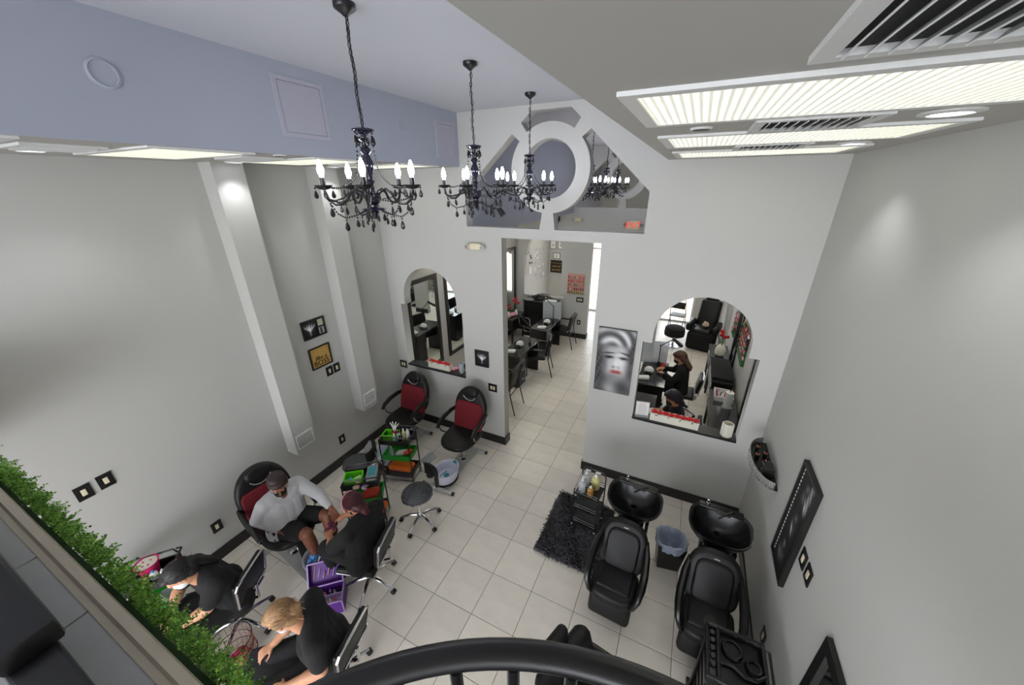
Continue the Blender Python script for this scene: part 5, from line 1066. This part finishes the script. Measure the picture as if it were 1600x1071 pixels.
towel((-1.25, 6.86, .72), .2, (.16, .2, .1), PINKT, 'pink towel stack before the white vases, right', 'pink towels'); towel((-1.36, 6.68, .72), .1, (.14, .16, .12), PINKT, 'pink towel stack before the white vases, left', 'pink towels')
flowers((3.62, 6.42, .74), .1, .24, CREAM, REDR, 6, 'round cream vase with red orchid on right counter', .28)
t = thing('white_tray', 'white tray full of small colourful nail items on right counter', 'tray', (3.62, 4.72, .7)); basket(MB(), (0, 0, 0), .26, .3, .08).o('tray_walls', WHITE, t)
for k in range(14): MB().lathe([(.016, 0), (.016, .04), (.007, .05), (.007, .08), (0, .08)], 8, c=(-.09+.06*(k % 4), -.11+.07*(k//4), .01)).o('polish_bottle', [PINK, WHITE, LPURP, BLK, REDR, PAPER][k % 6], t)
t = thing('paper_roll_holder', 'white paper towel roll on a stand on right counter', 'paper roll', (3.66, 4.42, .7)); MB().lathe([(.075, 0), (.075, .01), (.01, .015), (.01, .31), (0, .31)], 18).o('stand', CHROME, t); MB().lathe([(.022, .016), (.058, .016), (.058, .27), (.022, .27)], 20).o('roll', PAPER, t)
towel((3.62, 5.62, .78), 0, (.34, .9, .05), FABK, 'black cloth spread over right counter', None)
for i, x in enumerate((3.28, 3.3)): bottle('floor_bottle', 'silver canister on floor beside right counter, '+('taller', 'shorter')[i], (x, 5.75+.2*i, 0), .05, .3-.08*i, SILV, WHITE, 'canisters by the right counter')
# polish displays
PCOL = [REDR, PINK, mat('coral_polish', (226, 110, 92), .3), mat('nude_polish', (222, 178, 158), .3), WHITE, mat('wine_polish', (92, 20, 38), .3), LPURP, BLK, GREEN]
bmesh_ = [MB().b2(-.012, .012, -.024, 0, 0, .034).lathe([(.006, .034), (.006, .062), (0, .062)], 6, c=(0, -.012, 0)).mesh('polish_bottle', m_, False) for m_ in PCOL]
def rack(loc, rz, w_, rows, cols, dz, lab, wood):
    t = thing('polish_rack', lab, 'display rack', loc, rz, 'nail polish wall racks'); MB().b2(-w_/2, w_/2, -.008, 0, 0, rows*dz+.03).o('back_board', wood, t); rr = random.Random(rows*7+cols)
    for r_ in range(rows):
        sh_ = MB().b2(-w_/2, w_/2, -.045, -.008, r_*dz+.01, r_*dz+.018).o('shelf', wood, t)
        for c in range(cols): inst('polish_bottle', bmesh_[rr.randrange(9) if r_ else (8 if c else 5)], sh_, (-w_/2+(c+.5)*w_/cols, -.012, r_*dz+.018))
rack((.16, YF-.001, 1.25), 0, .46, 5, 8, .104, 'coral nail polish chart rack on far partition wall', mat('coral_board', (210, 160, 142), .6, var=.05))
rack((rw, 5.45, 1.15), RR_, .8, 6, 14, .095, 'wide dark nail polish rack on right wall, through right arch', BLK); rack((rw, 6.8, 1.08), RR_, .4, 5, 8, .095, 'narrow dark nail polish rack on right wall, farther one', BLK)
plate_at((.29, YF-.001, 1.04), 0, 3, 'triple wall plate below the polish chart'); plate_at((.3, YF-.001, .4), 0, 1, 'outlet plate low on the chart wall', 'outlet')
t = thing('fire_extinguisher', 'red fire extinguisher standing beside the chart wall', 'fire extinguisher', (-.2, 7.62, 0)); MB().lathe([(.05, 0), (.055, .02), (.055, .3), (.03, .36), (0, .365)], 16).o('cylinder', mat('extinguisher_red', (176, 22, 26), .35), t); MB().lathe([(.015, .36), (.015, .4), (0, .4)], 10).rbox((.02, 0, .42), (.1, .02, .02), .006, 1).o('valve_handle', BLK, t)
# reception counter and what stands by it
t = thing('reception_counter', 'black reception counter below the far arched opening', 'counter', (-.62, 7.62, 0)); MB().b2(-.55, .35, -.18, .18, 0, 1.02).o('front_panel', BLK, t); MB().rbox((-.1, 0, 1.035), (.96, .42, .03), .006, 1).o('counter_top', GLT, t); MB().b2(-.5, -.12, -.192, -.18, .1, .95).o('door_leaf', BLK, t); MB().b2(-.08, .3, -.192, -.18, .1, .95).o('door_leaf', BLK, t)
towel((-.42, 7.55, 1.05), .1, (.3, .16, .04), PAPER, 'stack of white papers on reception counter', None); glob('black_handbag', 'black handbag on the reception counter', 'bag', (-.85, 7.62, 1.05), .12, VINYL, None, 6, 31)
t = thing('printer', 'dark printer with white panel on reception counter', 'printer', (-.66, 7.68, 1.05)); MB().rbox((0, 0, .07), (.28, .22, .14), .02).o('housing', DGREY, t); MB().rbox((.05, -.11, .08), (.1, .01, .05), .003, 1).o('panel', WHITE, t)
dup(tc, (-.72, 6.95, 0), R(160), 'black task chair before the reception counter')
# notices on the street wall seen through the far opening
t = thing('quote_board', 'black board with gold script about being beautiful', 'sign', (-1.285, YS-.001, 1.19)); MB().b2(-.2, .2, -.02, 0, 0, .42).o('board', BLK, t)
for s_, z, sz in (('You are your own', .33, .052), ('kind of', .22, .1), ('beautiful', .1, .09)): text('lettering', s_, sz, GOLD, t, TX(0, z, -.022), .0015, shear=.3)
for x, z, w_, h, l in ((-1.42, 1.98, .2, .27, 'framed certificate above the quote board, left'), (-1.15, 1.98, .2, .27, 'framed certificate above the quote board, right'), (-1.28, 1.66, .24, .19, 'framed certificate just above the quote board, lower middle')):
    t = thing('certificate', l, 'certificate', (x, YS-.001, z), group='framed certificates'); frame_box(MB(), w_, h, .012, .015).o('frame', DGREY, t); MB().b2(-w_/2+.012, w_/2-.012, -.006, 0, .012, h-.012).o('sheet', PAPER, t); MB().ell((0, -.007, h*.45), (.03, .001, .03), 12, 6).o('seal', GREY, t)
t = thing('wall_decal', 'pale grey flourish of paper flowers on left wall beyond the far opening', 'wall decal', (XL+.002, 9.5, 1.1), RL); rr = random.Random(9)
for k in range(26): MB().ell((rr.uniform(-.4, .4), -.003, rr.uniform(0, 1.1)), (rr.uniform(.03, .07), .004, rr.uniform(.02, .05)), 8, 5, Euler((0, rr.uniform(0, 3), 0)).to_matrix()).o('paper_petal', [LPURP, GREY, PAPER][k % 3], t)
t = thing('wall_hook_rack', 'small black hooks with hanging tags on left wall', 'hooks', (XL+.001, 8.75, 1.45), RL)
for k, (x, z) in enumerate(((0, .55), (.06, .48), (-.05, .35), (.1, .33))): MB().rbox((x, -.012, z), (.05, .02, .06), .006, 1).o('hook', BLK, t)
MB().b2(-.08, .1, -.006, 0, 0, .22).o('hanging_sheet', PAPER, t)
# street end: massage chair, round stool, folding chair
t = thing('massage_chair', 'large black massage chair with tall headrest near the street end', 'chair', (3.38, 8.6, 0), R(-12))
MB().rbox((0, 0, .25), (.62, .7, .46), .08, 3).o('chair_base', FABK, t); MB().rbox((0, -.02, .5), (.42, .56, .12), .05, 3).o('seat', VINYL, t); MB().rbox((0, .38, .8), (.5, .2, .75), .08, 3, rot=Euler((R(-18), 0, 0)).to_matrix()).o('backrest', VINYL, t); MB().rbox((0, .52, 1.28), (.32, .14, .34), .06, 3, rot=Euler((R(-18), 0, 0)).to_matrix()).o('headrest', VINYL, t)
for sx in (-1, 1): MB().rbox((sx*.31, 0, .58), (.14, .62, .2), .06, 3).o('armrest', VINYL, t)
glob('beige_cushion', 'beige fringed cushion on the massage chair', 'cushion', (3.4, 8.6, .57), .12, mat('beige_fringe', (198, 178, 150), .9, var=.2, scale=40), None, 6, 41)
t = thing('round_ottoman', 'round black ottoman stool beside the massage chair', 'stool', (2.72, 8.4, 0)); MB().lathe([(.2, .28), (.24, .3), (.25, .36), (.24, .5), (.2, .53), (0, .535)], 28).o('cushion', FABK, t); MB().lathe([(.2, 0), (.2, .02), (.03, .04), (.03, .28), (.15, .28)], 20).o('pedestal', CHROME, t)
t = thing('folding_chair', 'black folding chair before the bright street window', 'chair', (2.72, 9.75, 0), R(170))
MB().rbox((0, 0, .44), (.4, .38, .03), .012).o('seat', DGREY, t); MB().rbox((0, .21, .78), (.4, .03, .2), .014, 3, fn=lambda p: (p.x*(1-.5*max(0, p.z)), p.y, p.z)).o('backrest', BLK, t)
for sx in (-1, 1): MB().tube([(sx*.21, -.24, 0), (sx*.21, .0, .44), (sx*.2, .2, .84)], .011, 8).o('long_leg', BLKM, t); MB().tube([(sx*.19, .26, 0), (sx*.19, .0, .42)], .011, 8).o('short_leg', BLKM, t)
MB().tube(arc((0, .2, .84), .2, 0, 180, 10, 'xz'), .011, 8).o('back_bow', BLKM, t)
